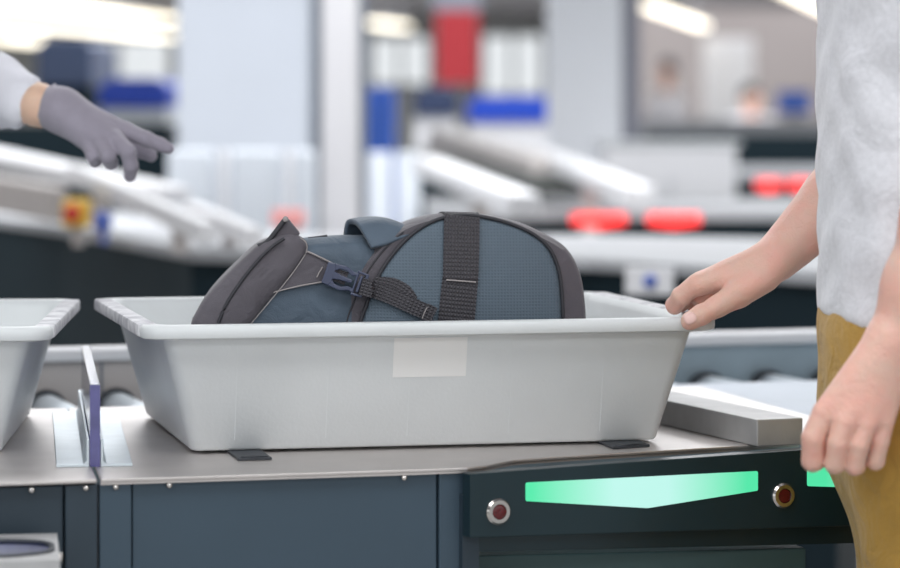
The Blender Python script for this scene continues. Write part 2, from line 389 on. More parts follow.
def display(pts, m, parent, ctr):
    P = [fc(*p) for p in pts]
    # rounded corners
    vv = []
    for i, p in enumerate(P):
        a = p+(P[i-1]-p).normalized()*.0022; c = p+(P[(i+1) % len(P)]-p).normalized()*.0022
        vv += [a*(1-t)**2+p*2*t*(1-t)+c*t*t for t in (0, .25, .5, .75, 1)]
    cc = fc(*ctr); M = Matrix.Rotation(-FA, 3, 'Z'); loc = [M @ (p-cc) for p in vv]
    me = bpy.data.meshes.new('arrow_display'); n = len(loc)
    me.from_pydata([tuple(p+Vector((0, -.0012, 0))) for p in loc]+[tuple(p+Vector((0, .004, 0))) for p in loc], [], [tuple(range(n)), tuple(range(2*n-1, n-1, -1))]+[(i, n+i, n+(i+1) % n, (i+1) % n) for i in range(n)])
    me.materials.append(m); o = bpy.data.objects.new('arrow_display', me); C.objects.link(o); o.parent = parent
    o.location = cc-Vector(WORLD[parent.name]); o.rotation_euler = (0, 0, FA); o['label'] = 'lit green arrow-shaped display'; return o
display([(525.5, 482.5), (525.5, 501), (647, 508), (757.5, 490.5), (757.5, 471)], grn_m, counter, (641, 489))
display([(807, 468), (807, 486), (930, 490), (1030, 474), (1030, 455)], grn_m, counter, (925, 470))
for px, py in ((498, 511.5), (783, 495.5)):
    c = fc(px, py); b = MB(); b.lathe(c, -fn, [(0, .0145), (.002, .0145), (.0045, .0125), (.0045, .0085), (.002, .0078)], 40); ring = b.make('push_button', chrome_m, counter, sharp=35)
    b = MB(); b.lathe(c, -fn, [(.0, .0078), (.0035, .0078), (.0042, .005), (.0036, 0.0005)], 32); b.make('lens', red_m, ring, sharp=40)
# steel box at the lower left with a blue cup in its oval opening
BBR = K(57, 533, .80); BFR = K(60, 560, .80); dd = Vector((math.cos(math.radians(11)), math.sin(math.radians(11)), 0)); nn = (BBR-BFR); bd = nn.length; nn.normalize()
bx = thing('bracket_box', 'small steel wall box with dark oval opening on the counter front, bottom left corner', 'box', (BFR.x-.08, BFR.y, .68))
boxtop = lambda u, w: BFR-dd*.19+dd*u+nn*w
cw, ch = .125, bd*.44
ov = [boxtop(cw+.058*max(-1, min(1, 1.12*math.cos(a))), ch+bd*.30*math.sin(a)) for a in [2*math.pi*i/32 for i in range(32)]]
oc = [boxtop(.095+.095*max(-1, min(1, 1.6*math.cos(a))), bd/2+bd/2*max(-1, min(1, 1.6*math.sin(a)))) for a in [2*math.pi*i/32 for i in range(32)]]
dn = Vector((0, 0, -.12)); v = oc+ov+[p+dn for p in oc]+[p+dn*.8 for p in ov]; n = 32; f = []
for i in range(n):
    j = (i+1) % n; f += [(i, j, n+j, n+i), (i, 2*n+i, 2*n+j, j), (n+i, n+j, 3*n+j, 3*n+i), (2*n+i, 3*n+i, 3*n+j, 2*n+j)]
link('housing', v, f, steel2_m, bx, smooth=False)
b = MB(); b.prism([boxtop(cw+.05*math.cos(a), ch+bd*.26*math.sin(a))+Vector((0, 0, -.016)) for a in [2*math.pi*i/32 for i in range(32)]], Vector((0, 0, -.03))); b.make('blue_insert', bluebox_m, bx, smooth=False)
b = MB(); b.lathe(boxtop(.19, bd*.45)+Vector((0, 0, -.010)), dd, [(0, .005), (.003, .005), (.004, .003)], 16); b.make('bolt', chrome_m, bx)
rim = MB(); rim.tube(ov+[ov[0]], .0030, 8); rim.make('rim_gasket', rubber_m, bx)

# rubber slide strips below the tray
for pf, pb, lab in (((238, 461), (272, 460), 'short black rubber strip poking out below the left end of the tray'), ((613, 449.5), (650, 447), 'short black rubber strip poking out below the right end of the tray')):
    a = K(pf[0], pf[1], ZC); c = K(pb[0], pb[1], ZC); a.z += .0002; c.z += .0002; b = MB(); w = c-a
    b.prism([a, c, c+v_*.42-u_*.0, a+v_*.42-u_*.0], (0, 0, STRIP), bev=.0008); o = b.make('rubber_strip', rubber_m, smooth=False)
    b2 = MB(); b2.tube([a+w*.1+v_*.004+Vector((0, 0, STRIP)), a+w*.5+v_*.0015+Vector((0, 0, STRIP+.0012)), c-w*.1+v_*.004+Vector((0, 0, STRIP))], .0012, 6); e = b2.make('ridge', rubber_m, o)
    tag(o, lab, 'rubber strip', 'rubber slide strips')

# clear divider with steel angle brackets
dv = thing('clear_divider', 'upright clear acrylic divider held by steel angles between the two trays', 'divider', K(95, 467, ZC))
D0 = K(95, 467, ZC); Db = K(84.5, 409, ZC); ddir = (Db-D0).normalized(); dside = Vector((ddir.y, -ddir.x, 0)); Ld = (K(80, 343, .943)-V(95, 385, 3.28)).length
H = .09
b = MB(); b.prism([D0-dside*.0055+Vector((0, 0, .001)), D0+dside*.0055+Vector((0, 0, .001)), D0+dside*.0055+Vector((0, 0, H)), D0-dside*.0055+Vector((0, 0, H))], ddir*Ld, bev=.0008)
pane = b.make('acrylic_pane', acryl_m, dv, smooth=False); 
b = MB(); b.box(D0+Vector((0, 0, H/2))-ddir*.0006, (.0112, .0012, H-.001), rz=math.atan2(dside.y, dside.x)); b.make('polished_edge', acryledge_m, pane, smooth=False)
for s, w in ((-1, .036), (1, .035)):
    b = MB(); a = D0+dside*s*.006
    pr = [(0, 0), (w, 0), (w, .003), (.0065, .003), (.003, .0065), (.003, .030), (0, .030)]
    b.prism([a+dside*s*x+Vector((0, 0, z+.0002)) for x, z in pr], ddir*.60, bev=.0006); b.make('steel_angle', brkt_m, dv, smooth=False)

# long square steel bar at the right
B0 = K(757, 447, ZC); B1 = K(803, 445, ZC); Bd = (K(662, 425, ZC)-B0).normalized()
b = MB(); B0.z += .0003; B1.z += .0003; b.prism([B0, B1, B1+Vector((0, 0, .0315)), B0+Vector((0, 0, .0315))], Bd*.46, bev=.0015)
tag(b.make('steel_bar', steel2_m, smooth=False), 'long rectangular steel bar lying on the counter right of the tray', 'bar')

# ------------------------------------------------------------------ roller conveyor behind the counter
G0 = K(60, 350, .89); G1 = K(820, 332, .89); gd = (G1-G0); gd.z = 0; gd.normalize(); gn = Vector((-gd.y, gd.x, 0)); GA = math.atan2(gd.y, gd.x)
rc_ = thing('roller_conveyor', 'roller conveyor with white guard rail running behind the steel counter', 'conveyor', (0, 4.5, 0))
S0 = G0-gd*.9; S1 = G1+gd*1.1
def gbox(name, m, s0, s1, t0, t1, z0, z1, bev=.001):
    b = MB(); P = lambda s, t, z: Vector((G0.x, G0.y, 0))+gd*s+gn*t+Vector((0, 0, z))
    b.prism([P(s0, t0, z0), P(s1, t0, z0), P(s1, t1, z0), P(s0, t1, z0)], (0, 0, z1-z0), bev=bev); return b.make(name, m, rc_, smooth=False)
gbox('guard_rail', rail_m, -.9, 2.3, 0, .07, .872, .89, .004)
gbox('guard_panel', panelb_m, -.9, .60, .012, .05, .70, .872); gbox('guard_panel', panelc_m, .603, 2.3, .012, .05, .70, .872)
for s in (.062, .7, .86): gbox('panel_seam', pside_m, s, s+.003, .009, .013, .72, .87, 0)
rp_ = [x*.1043-.1256 for x in range(21)]
for s in rp_:
    P = lambda t, z: Vector((G0.x, G0.y, 0))+gd*s+gn*t+Vector((0, 0, z))
    near = -.27
    b = MB(); b.lathe(P(near, .802), gn, [(0, .024), (.002, .025), (-near-.014, .025), (-near-.012, .024)], 20); r = b.make('roller', roller_m, rc_)
    b = MB(); b.lathe(P(-.013, .802), gn, [(0, .031), (.012, .031), (.024, .029)], 24); b.make('bearing_ring', rubber_m, r, sharp=40)
gbox('bed_frame', panelc_m, -.9, 2.3, -.29, .005, .70, .792)
gbox('transfer_plate', plate_m, .52, 1.8, -.80, -.295, .832, .842)
gbox('leg', rail_m, -.5, -.45, -.2, -.15, .0, .70); gbox('leg', rail_m, 1.5, 1.55, -.2, -.15, .0, .70); gbox('leg', rail_m, 1.5, 1.55, -.7, -.65, .0, .832)

# ------------------------------------------------------------------ backpack
BO = FLp+v_*.105; BO.z = 0
vb = Vector((-.075, 1, 0)).normalized()          # the soft bag leans back along this direction
def bp(px, py, off=0):                              # point on the bag's front plane, pushed back by off
    return on_plane(px, py, BO, TA)+vb*off
class Out:                                          # closed outline as radius over angle round a centre
    def __init__(s, c, pts, smooth=True):
        s.c = c
        P = [(p.x, p.y) for p in catmull([(a, b_, 0) for a, b_ in pts], 8, True)] if smooth else pts
        s.P = P
    def R(s, ang):
        dx, dy = math.cos(ang), math.sin(ang); best = 0; n = len(s.P)
        for i in range(n):
            x1, y1 = s.P[i][0]-s.c[0], s.P[i][1]-s.c[1]; x2, y2 = s.P[(i+1) % n][0]-s.c[0], s.P[(i+1) % n][1]-s.c[1]
            den = dx*(y2-y1)-dy*(x2-x1)
            if abs(den) < 1e-9: continue
            t = (x1*(y2-y1)-y1*(x2-x1))/den; w = (x1*dy-y1*dx)/den
            if t > 0 and -1e-6 <= w <= 1+1e-6: best = max(best, t)
        return best
def loft(name, m, parent, c, rows, N=120, capfront=None, capback=True):
    """rows: list of (Out, scale, off). capfront=(out, bulge, rings)"""
    ang = [2*math.pi*i/N for i in range(N)]; v = []; f = []; uv = []
    cache = {}
    def RR(o, i):
        if (id(o), i) not in cache: cache[(id(o), i)] = o.R(ang[i])
        return cache[(id(o), i)]
    nr = 0
    if capfront:
        o, bulge, rings, off0 = capfront
        for j in range(1, rings):
            s_ = j/rings
            for i in range(N):
                r = RR(o, i)*s_; x, y = c[0]+r*math.cos(ang[i]), c[1]+r*math.sin(ang[i]); v.append(bp(x, y, 0)+vb*(off0-bulge*(1-s_**2.6))); uv.append((x/100, y/100))
            nr += 1
    for o, s_, off in rows:
        for i in range(N):
            r = RR(o, i)*s_; x, y = c[0]+r*math.cos(ang[i]), c[1]+r*math.sin(ang[i]); v.append(bp(x, y, 0)+vb*off); uv.append((x/100, y/100))
        nr += 1
    for j in range(nr-1):
        for i in range(N): f.append((j*N+i, j*N+(i+1) % N, (j+1)*N+(i+1) % N, (j+1)*N+i))
    if capfront:
        k = len(v); v.append(bp(c[0], c[1], 0)+vb*(capfront[3]-capfront[1])); uv.append((c[0]/100, c[1]/100))
        for i in range(N): f.append((k, i, (i+1) % N))
    else: f.append(tuple(range(N)))
    if capback: f.append(tuple(range((nr-1)*N, nr*N)))
    return link(name, v, f, m, parent, uvs=uv, sharp=60)
bag = thing('backpack', 'blue-grey and charcoal backpack lying on its back in the large white tray', 'backpack', bp(400, 418, .13))
YB = 416
c1 = (458, 320)
body1 = Out(c1, [(334, YB-2), (334, 330), (343, 300), (357, 270), (376, 246), (400, 227), (428, 216), (456, 212.5), (482, 214), (520, 222.5), (548, 235), (568, 248), (581, 270), (587, 300), (588, 335), (583, YB-2), (540, YB), (380, YB)])
pan1 = Out(c1, [(364, YB-8), (358, 340), (367, 303), (380, 273), (397, 249), (416, 231), (436, 220), (458, 215.5), (482, 217), (510, 224), (533, 234.5), (548, 248), (557, 268), (561, 295), (562, 340), (560, YB-8), (520, YB-6), (400, YB-6)])
main = loft('main_compartment', greyf_m, bag, c1, [(body1, .955, -.004), (body1, .985, .006), (body1, .998, .022), (body1, .99, .05), (body1, .94, .20), (body1, .90, .235), (body1, .78, .262), (body1, .4, .272)], capback=True)
PB_ = .016
loft('side_panel', bluef_m, bag, c1, [(pan1, 1.0, -.006), (pan1, 1.0, .012)], capfront=(pan1, PB_, 14, -.008), capback=True)
def pan_off(px, py):
    dx, dy = px-c1[0], py-c1[1]; r = math.hypot(dx, dy)/max(pan1.R(math.atan2(dy, dx)), 1e-6); r = min(r, 1)
    return -.008-PB_*(1-r**2.6)
def outtube(o, c, r, off, m, name, a0=0, a1=360, s=1.0, N=140, parent=None):
    b = MB(); pts = []
    for i in range(N+1):
        a = math.radians(a0+(a1-a0)*i/N); R = o.R(a)*s; pts.append(bp(c[0]+R*math.cos(a), c[1]+R*math.sin(a), 0)+vb*off)
    b.tube(pts, r, 8); return b.make(name, m, parent or bag)
outtube(pan1, c1, .0022, -.008, greyd_m, 'piping', s=1.004)
b = MB(); pts = []
for i in range(60):
    a = math.radians(160+(238-160)*i/59); r_ = pan1.R(a)*.45+body1.R(a)*.55; pts.append(bp(c1[0]+r_*math.cos(a), c1[1]+r_*math.sin(a), -.0035))
b.tube(pts, .0014, 8); b.make('zipper_seam', greyd_m, bag)
outtube(body1, c1, .0016, .012, greyd_m, 'piping', s=.965, a0=-62, a1=25)
# ribbon: flat band along px path on given offsets
def band(name, m, path, width, offs, th=.0016, parent=None, nrm=None, uvs=1.0):
    """path px points; width px (or list); offs function(px,py) or number"""
    P = catmull([(x, y, 0) for x, y in path], 10); n = len(P); v = []; f = []; uv = []; L = 0
    ws = width if isinstance(width, list) else [width]*len(path)
    for i, p in enumerate(P):
        t = (P[min(i+1, n-1)]-P[max(i-1, 0)]).normalized(); a = Vector((-t.y, t.x, 0)); fi = i/10; k = min(int(fi), len(ws)-2); w = ws[k]+(ws[k+1]-ws[k])*(fi-k)
        if i: L += (p-P[i-1]).length
        for j in range(5):
            q = p+a*w*(j/4-.5); o_ = offs(q.x, q.y) if callable(offs) else offs
            v.append(bp(q.x, q.y, 0)+vb*(o_-th)); uv.append((w*(j/4-.5)/100, L/100))
        for j in range(5):
            q = p+a*w*(j/4-.5); o_ = offs(q.x, q.y) if callable(offs) else offs
            v.append(bp(q.x, q.y, 0)+vb*(o_+.001)); uv.append((w*(j/4-.5)/100, L/100))
        if i:
            A = (i-1)*10; B = i*10
            for j in range(4): f += [(A+j, A+j+1, B+j+1, B+j), (A+5+j, B+5+j, B+6+j, A+6+j)]
            f += [(A, B, B+5, A+5), (A+4, A+9, B+9, B+4)]
    f += [(0, 5, 6, 7, 8, 9, 4, 3, 2, 1), tuple((n-1)*10+k for k in (0, 1, 2, 3, 4, 9, 8, 7, 6, 5))]
    return link(name, v, f, m, parent or bag, uvs=uv, sharp=40)
po = lambda x, y: pan_off(x, y)-.0012
w1 = band('webbing_strap', web_m, [(461.5, 215.5), (461, 222), (460, 250), (459, 278)], [35, 35.5, 35.5, 35], po, .003)
w2 = band('webbing_strap', web_m, [(459, 277), (456.5, 300), (454, 330), (452, 380)], [35.5, 36, 36, 36], lambda x, y: pan_off(x, y)-.0003, .0025)
band('cross_stitch', stitch_m, [(444.5, 278.5), (460, 279.6), (474, 280.8)], 1.3, lambda x, y: po(x, y)-.0032, .0006, parent=w1)
# wrap of the strap over the top of the bag
b = MB(); tp = []
tl, tr = bp(443.5, 214.2), bp(479, 215)
for off, dz in ((-.012, -.004), (-.004, .0016), (.01, .0030), (.05, .0015), (.14, -.006), (.2, -.012)):
    tp.append((tl+vb*off+Vector((0, 0, dz)), tr+vb*off+Vector((0, 0, dz))))
vv = [q for pr in tp for q in (pr[0], pr[1], pr[1]-Vector((0, 0, .002)), pr[0]-Vector((0, 0, .002)))]; ff = []
for i in range(len(tp)-1):
    for k in range(4): ff.append((i*4+k, i*4+(k+1) % 4, i*4+4+(k+1) % 4, i*4+4+k))
ff += [(0, 1, 2, 3), (20, 21, 22, 23)]
link('strap_end', vv, ff, web_m, w1, uvs=[((.0 if i % 4 in (0, 3) else .35), i//4*.2) for i in range(len(vv))])
# left compartment (plain blue nylon)
c2 = (300, 330)
body2 = Out(c2, [(212, YB), (204, 345), (215, 300), (238, 266), (270, 246), (300, 239.5), (325, 237), (350, 236), (376, 239), (394, 262), (396, 330), (396, YB-2), (330, YB)])
loft('front_pocket', bluep_m, bag, c2, [(body2, .93, .010), (body2, .975, .016), (body2, 1.0, .034), (body2, .985, .07), (body2, .93, .19), (body2, .9, .225), (body2, .7, .24)], capfront=(body2, .010, 10, .004))
# charcoal end flap wrapped round the left end
c3 = (248, 300)
flap = Out(c3, [(190, 330), (199, 307), (213, 288), (235, 265.5), (256, 246), (272, 237.5), (291, 234), (303, 238), (308, 247), (301, 262), (284, 284), (266, 305), (246, 330), (222, 352), (200, 352)])
loft('end_flap', greyf_m, bag, c3, [(flap, .97, -.004), (flap, 1.0, .001), (flap, .995, .03), (flap, .955, .10), (flap, .90, .18), (flap, .80, .22)], capfront=(flap, .007, 8, -.008))
body4 = Out((250, 360), [(190, 335), (196, 322), (220, 316), (270, 318), (300, 340), (300, YB), (215, YB), (195, 380)])
loft('lower_body', greyf_m, bag, (250, 360), [(body4, .95, .004), (body4, 1, .02), (body4, 1, .15), (body4, .9, .2)])
def ptube(name, m, path, off, r, parent=None):
    b = MB(); P = catmull([(x, y, 0) for x, y in path], 8); b.tube([bp(p.x, p.y, 0)+vb*(off if not callable(off) else off(p.x, p.y)) for p in P], r, 8); return b.make(name, m, parent or bag)
ptube('flap_seam', greyd_m, [(216, 330), (224, 308), (238, 285), (256, 262), (272, 246), (284, 238)], -.0145, .0020)
ptube('edge_stitching', stitch_m, [(247, 328), (267, 304), (286, 281), (300, 262), (306.5, 250), (305.5, 242), (300, 237.5)], -.0105, .0006)
# fold with cord end above the flap
b = MB(); k0 = [(266, 243), (283, 219.5), (288, 218), (301, 234), (292, 239)]
b.prism([bp(x, y)+vb*.0 for x, y in k0], vb*.035, bev=.003); b.make('folded_tip', greyf_m, bag, sharp=30)
ptube('tip_edge', greyd_m, [(258, 246), (268, 241), (283, 222), (286, 218)], -.002, .0030)
b = MB(); b.lathe(bp(285.5, 219, -.004), -vb, [(0, .0035), (.003, .0035), (.004, .002)], 14); b.make('cord_end', stitch_m, bag)
# harness wing with light edge
wing = [(307, 251), (331.5, 263), (330, 272), (326, 280.5), (300, 285.5), (269, 293), (288, 278)]
b = MB(); b.prism([bp(x, y)+vb*(-.0085) for x, y in wing], vb*.012, bev=.0012); b.make('harness_wing', greyf_m, bag, smooth=False)
ptube('wing_stitching', stitch_m, [(307, 251), (319, 256.5), (332, 263)], -.0100, .0011)
ptube('wing_stitching', stitch_m, [(269, 293), (298, 285.8), (326, 280.8)], -.0100, .0009)
ptube('bar_tack', stitch_m, [(322.5, 266.5), (319, 272), (316.5, 277)], -.0100, .0008)
# strap from wing through the buckle to the right
so = lambda x, y: (pan_off(x, y)-.003) if x > 372 else -.013-.010*max(0, min(1, (x-330)/40))
band('webbing_strap', web_m, [(327, 268), (336, 274), (346, 278)], 13, -.0135, .0025)
st = band('webbing_strap', web_m, [(360, 285), (372, 288.5), (390, 295), (410, 304), (429, 312.5)], [17, 16.5, 16, 16, 15.5], so, .003)
band('webbing_end', web_m, [(423, 309.5), (432, 314)], [17, 17], lambda x, y: so(x, y)-.003, .003, parent=st)
band('bar_tack', stitch_m, [(425.5, 305.5), (422.5, 311), (420.5, 316.5)], .9, lambda x, y: so(x, y)-.0062, .0006, parent=st)
# strap tail under it, stitched to the panel
band('webbing_strap', web_m, [(374, 279), (392, 283), (405, 290), (413, 299)], [5, 12, 12, 8], lambda x, y: (pan_off(x, y)-.0005) if x > 372 else -.009, .0015)
# side release buckle
bk = MB(); base = bp(343.5, 278, -.019); e1 = (bp(362, 283.5)-bp(332, 273)).normalized(); e2 = v_.cross(e1).normalized()
if e2.z < 0: e2 = -e2
S = 1.18/835.0
def bkp(x, y, o=0): return base+e1*x*S+e2*y*S-vb*o
def plate(pts, th=.0055, o=0, bev=.001): bk.prism([bkp(x, y, o) for x, y in pts], vb*th, bev=bev)
plate([(-17, 9), (-11, 9.5), (-9, 6), (-9, -6), (-11, -9.5), (-17, -9)])
plate([(-11, 9.5), (-1, 10.5), (6, 8), (11, 8.5), (11, 5.5), (5, 4.6), (0, 6.8), (-6, 6.5), (-9, 4)])
plate([(-11, -9.5), (-1, -10.5), (6, -8), (11, -8.5), (11, -5.5), (5, -4.6), (0, -6.8), (-6, -6.5), (-9, -4)])
plate([(-10, 3.4), (-4, 2.2), (7, 1.4), (7, -1.4), (-4, -2.2), (-10, -3.4)], th=.004)
bk.make('buckle', buckle_m, bag, smooth=False)
bk = MB(); plate([(9, 10.5), (18.5, 10), (18.5, 8), (9, 8.4)], o=.001); plate([(9, -10.5), (18.5, -10), (18.5, -8), (9, -8.4)], o=.001); plate([(16.5, 10), (19, 10), (19, -10), (16.5, -10)], o=.0015); plate([(9, 8.4), (10.8, 8.4), (10.8, -8.4), (9, -8.4)], o=.0005)
plate([(12.2, 7), (14.6, 7), (14.6, -7), (12.2, -7)], th=.003, o=.003)
bk.make('strap_adjuster', buckle_m, bag, smooth=False)
# carry handle: padded loop
ST = [[(371, 248, -.006), (366, 238, .000), (359, 226.5, .014), (354, 223, .035), (348.5, 226, .055), (346, 246, .065)],
      [(384, 245, -.006), (379, 234, .004), (372, 224, .016), (366, 221, .04), (360, 224, .060), (357, 247, .070)],
      [(398, 240, -.004), (394, 231, .006), (388, 223, .018), (382, 220.5, .04), (376, 224, .060), (372, 247, .070)],
      [(410, 236, -.002), (407, 231, .006), (402, 226.5, .018), (398, 225, .04), (392, 228, .060), (388, 246, .070)],
      [(420, 236, .004), (418, 233, .01), (414, 231, .022), (410, 231, .04), (406, 234, .060), (402, 242, .070)]]
v = []; f = []; cols = [catmull([ST[i][k] for i in range(5)], 5) for k in range(6)]; n = len(cols[0]); rows_ = [catmull([cols[k][i] for k in range(6)], 4) for i in range(n)]; m_ = len(rows_[0])
v = [bp(q.x, q.y, q.z) for r in rows_ for q in r]
for i in range(n-1):
    for k in range(m_-1): f.append((i*m_+k, i*m_+k+1, (i+1)*m_+k+1, (i+1)*m_+k))
ho = link('carry_handle', v, f, bluep_m, bag)
md = ho.modifiers.new('thickness', 'SOLIDIFY'); md.thickness = .006; md.offset = 0
ptube('zipper_pull', greyd_m, [(309, 240), (318, 239), (328, 237.5)], .03, .0022)
# bunched zipper corner of the flap
b = MB(); random.seed(3)
for i in range(7): b.box(bp(203+i*3.1, 318+random.uniform(-3, 3), -.006), (.006, .006, .007), rz=random.random(), bev=.001)
b.make('zipper_end', greyd_m, bag, smooth=False)

# ------------------------------------------------------------------ people
def figure(o, head_dir, prims_extra=(), res=.012, hgt=1.0, legs=True):
    """standing body at o (floor point), facing head_dir (unit xy): list of primitives"""
    f = Vector((head_dir[0], head_dir[1], 0)).normalized(); l = Vector((-f.y, f.x, 0)); o = Vector(o)
    P = lambda a, s, z: tuple(o+f*a+l*s+Vector((0, 0, z*hgt)))
    return P
def body_core(P, res=.011):
    pr = [('c', P(.0, .07, 1.08), P(0, .08, 1.36), .085, .098), ('c', P(.0, -.07, 1.08), P(0, -.08, 1.36), .085, .098), ('c', P(0, .16, 1.46), P(0, -.16, 1.46), .05, .05), ('c', P(0, .06, .95), P(0, -.06, .95), .082, .082),
          ('c', P(-.01, 0, 1.46), P(.0, 0, 1.60), .062, .055), ('c', P(0, .075, .93), P(-.01, .10, .50), .072, .05), ('c', P(0, -.075, .93), P(-.01, -.10, .50), .072, .05),
          ('c', P(-.01, .10, .50), P(-.02, .10, .10), .05, .038), ('c', P(-.01, -.10, .50), P(-.02, -.10, .10), .05, .038)]
    return nets(pr, res, .05)
def head_mesh(P, res=.006):
    pr = [('e', P(.005, 0, 1.735), (.088, .080, .108)), ('c', P(.045, 0, 1.655), P(.055, 0, 1.645), .042, .034), ('c', P(.085, 0, 1.735), P(.108, 0, 1.700), .010, .015, .012), ('c', P(-.005, 0, 1.60), P(.0, 0, 1.68), .055, .06),
          ('c', P(.0, .080, 1.735), P(-.004, .083, 1.700), .016, .012, .006), ('c', P(.0, -.080, 1.735), P(-.004, -.083, 1.700), .016, .012, .006), ('c', P(.078, .034, 1.757), P(.078, -.034, 1.757), .014, .014, .015), ('c', P(.085, .018, 1.668), P(.085, -.018, 1.668), .009, .009, .008)]
    return nets(pr, res, .02)
def face_parts(P, person, hairm):
    for s in (.032, -.032):
        c = P(.078, s, 1.738); v, f = nets([('e', c, (.013, .013, .011))], .002, .001); e = link('eye', v, f, eye_m, person)
        c = P(.0885, s, 1.738); v, f = nets([('e', c, (.0045, .0045, .0045))], .001, .001); link('iris', v, f, iris_m, e)
    v, f = nets([('c', P(.0925, .020, 1.668), P(.0925, -.020, 1.668), .005, .005)], .0015, .004); link('lips', v, f, lip_m, person)
    v, f = nets([('e', P(-.012, 0, 1.765), (.096, .092, .100)), ('c', P(-.05, 0, 1.68), P(-.04, 0, 1.72), .06, .07)], .007, .03, cuts=[((Vector(P(1, 0, 0))-Vector(P(0, 0, 0))).normalized()*.8+Vector((0, 0, -.6)), P(.052, 0, 1.785))]); link('hair', v, f, hairm, person)
def shoes(P, person, m, legx=(.10, -.10)):
    for s in legx:
        v, f = nets([('c', P(-.04, s, .05), P(.05, s, .042), .046, .040), ('c', P(.05, s, .042), P(.16, s, .036), .042, .033), ('c', P(-.03, s, .07), P(-.03, s, .11), .045, .045)], .006, .03, cuts=[((0, 0, -1), P(0, 0, .004))]); link('shoe', v, f, m, person)

# --- traveller at the right
TP = (.5265, 3.265, 0)
P1 = figure(TP, (-1, 0))
def trav_nodes():
    W = V
    # holding (right) arm, behind the shirt: shoulder, elbow, wrist
    sh_r = Vector(P1(0, -.185, 1.47)); el_r = Vector((.515, 3.60, 1.225))
    DZ = -.05
    WW = W; W = lambda x, y, d: WW(x, y, d+DZ)
    wr_a = W(775, 260, 3.545); wr_b = W(776, 258, 3.575)
    arm_r = chain([(sh_r, .055), (el_r, .043), (W(830, 205, 3.575), .0350), (W(806, 229, 3.565), .0285), (W(786, 249, 3.562), .0238), (W(774, 260, 3.56), .0232)], .02)
    hand = []
    for (x, y, d, r) in ((699, 285, 3.553, .0130), (701, 282, 3.575, .0128), (706, 281, 3.597, .0125), (713, 284, 3.617, .0115)):
        hand.append(('c', tuple(wr_a if d < 3.58 else wr_b), tuple(W(x, y, d)), .0205, r, .014))
    hand += chain([(W(764, 278, 3.535), .0175), (W(738, 293, 3.528), .0175)], .012)
    hand += chain([(W(738, 294, 3.528), .0162), (W(718, 306, 3.522), .0128), (W(702, 314.5, 3.515), .0120), (W(690, 321, 3.514), .0110)], .0035)
    hand.append(('c', tuple(W(700, 299, 3.580)), tuple(W(726, 289, 3.585)), .010, .014, .003))
    fing = [[(697, 284, 3.553, .0125), (681.5, 296, 3.562, .0115), (674.5, 306.3, 3.574, .0102)],
            [(701, 282, 3.575, .0120), (684, 296, 3.588, .0110), (673, 304.5, 3.599, .0095)],
            [(706, 281, 3.597, .0115), (690, 297, 3.610, .0100), (681, 305, 3.620, .0088)],
            [(713, 284, 3.617, .0105), (701, 299, 3.630, .0088), (692, 305, 3.640, .0080)]]
    for fg in fing: hand += chain([(W(x, y, d), r) for x, y, d, r in fg], .003)
    return arm_r+hand
prR = trav_nodes()
def left_nodes():
    W = lambda x, y, d: V(x, y, d-.04)
    sh = Vector(P1(0, .185, 1.47)); el = W(966, 100, 3.12)
    arm = chain([(sh, .055), (el, .042), (W(942, 215, 3.12), .0385), (W(915, 285, 3.12), .0305), (W(894, 335, 3.12), .0255)], .02)
    wa = W(886, 342, 3.115); wb = W(900, 345, 3.125); hand = []
    M = [(824, 412, 3.104, .0118), (845, 421, 3.096, .0122), (866, 424, 3.098, .0118), (884, 421, 3.106, .0108)]
    for i, (x, y, d, r) in enumerate(M): hand.append(('c', tuple(wa.lerp(wb, i/3)), tuple(W(x, y, d)), .0215, r, .012))
    hand.append(('c', tuple(W(850, 400, 3.118)), tuple(W(870, 402, 3.120)), .014, .014, .012))
    Fg = [[M[0], (813, 438, 3.103, .0120), (812.5, 461, 3.110, .0114), (816, 461, 3.138, .0100), (822, 436, 3.146, .009)],
          [M[1], (838, 443, 3.094, .0110), (834.5, 464, 3.100, .0102), (837, 464, 3.128, .0095), (842, 438, 3.138, .0085)],
          [M[2], (859, 445, 3.096, .0108), (854.5, 466, 3.102, .0100), (857, 466, 3.130, .0092), (860, 440, 3.140, .0083)],
          [M[3], (880, 441, 3.106, .0100), (875.5, 461, 3.110, .0095), (877, 461, 3.134, .0085), (878, 436, 3.142, .008)]]
    for fg in Fg: hand += chain([(W(x, y, d), r) for x, y, d, r in fg], .0018)
    hand += chain([(W(868, 372, 3.145), .017), (W(842, 402, 3.150), .0145), (W(830, 424, 3.160), .011), (W(832, 444, 3.164), .0095)], .008)
    return arm+hand
prL = left_nodes()
trav = thing('person', 'person in white t-shirt and mustard trousers holding the tray rim with one hand', 'person', TP)
cre = [(V(708, 312, 3.468), V(690, 321, 3.468)-V(708, 312, 3.470), .0016, .0011, .022), (V(704, 313.8, 3.468), V(690, 321, 3.468)-V(708, 312, 3.470), .0014, .0008, .022), (V(684, 293.5, 3.512), V(674.5, 308, 3.524)-V(697, 284, 3.503), .0015, .0009, .018), (V(687, 291, 3.512), V(674.5, 308, 3.524)-V(697, 284, 3.503), .0014, .0007, .018)]
def creases(P):
    out = 0
    for c, ax, w, dp, rr in cre:
        q = P-np.array(c); axn = np.array(ax)/np.linalg.norm(np.array(ax)); t = q@axn; out = out+dp*np.exp(-(t/w)**2)*np.exp(-((q*q).sum(-1)/rr**2)**2)
    return out
bv, bf = merge([nets(prR, .0017, .008, disp=creases), nets(prL, .0019, .008), body_core(P1), head_mesh(P1)])
link('body', bv, bf, skin_m, trav)
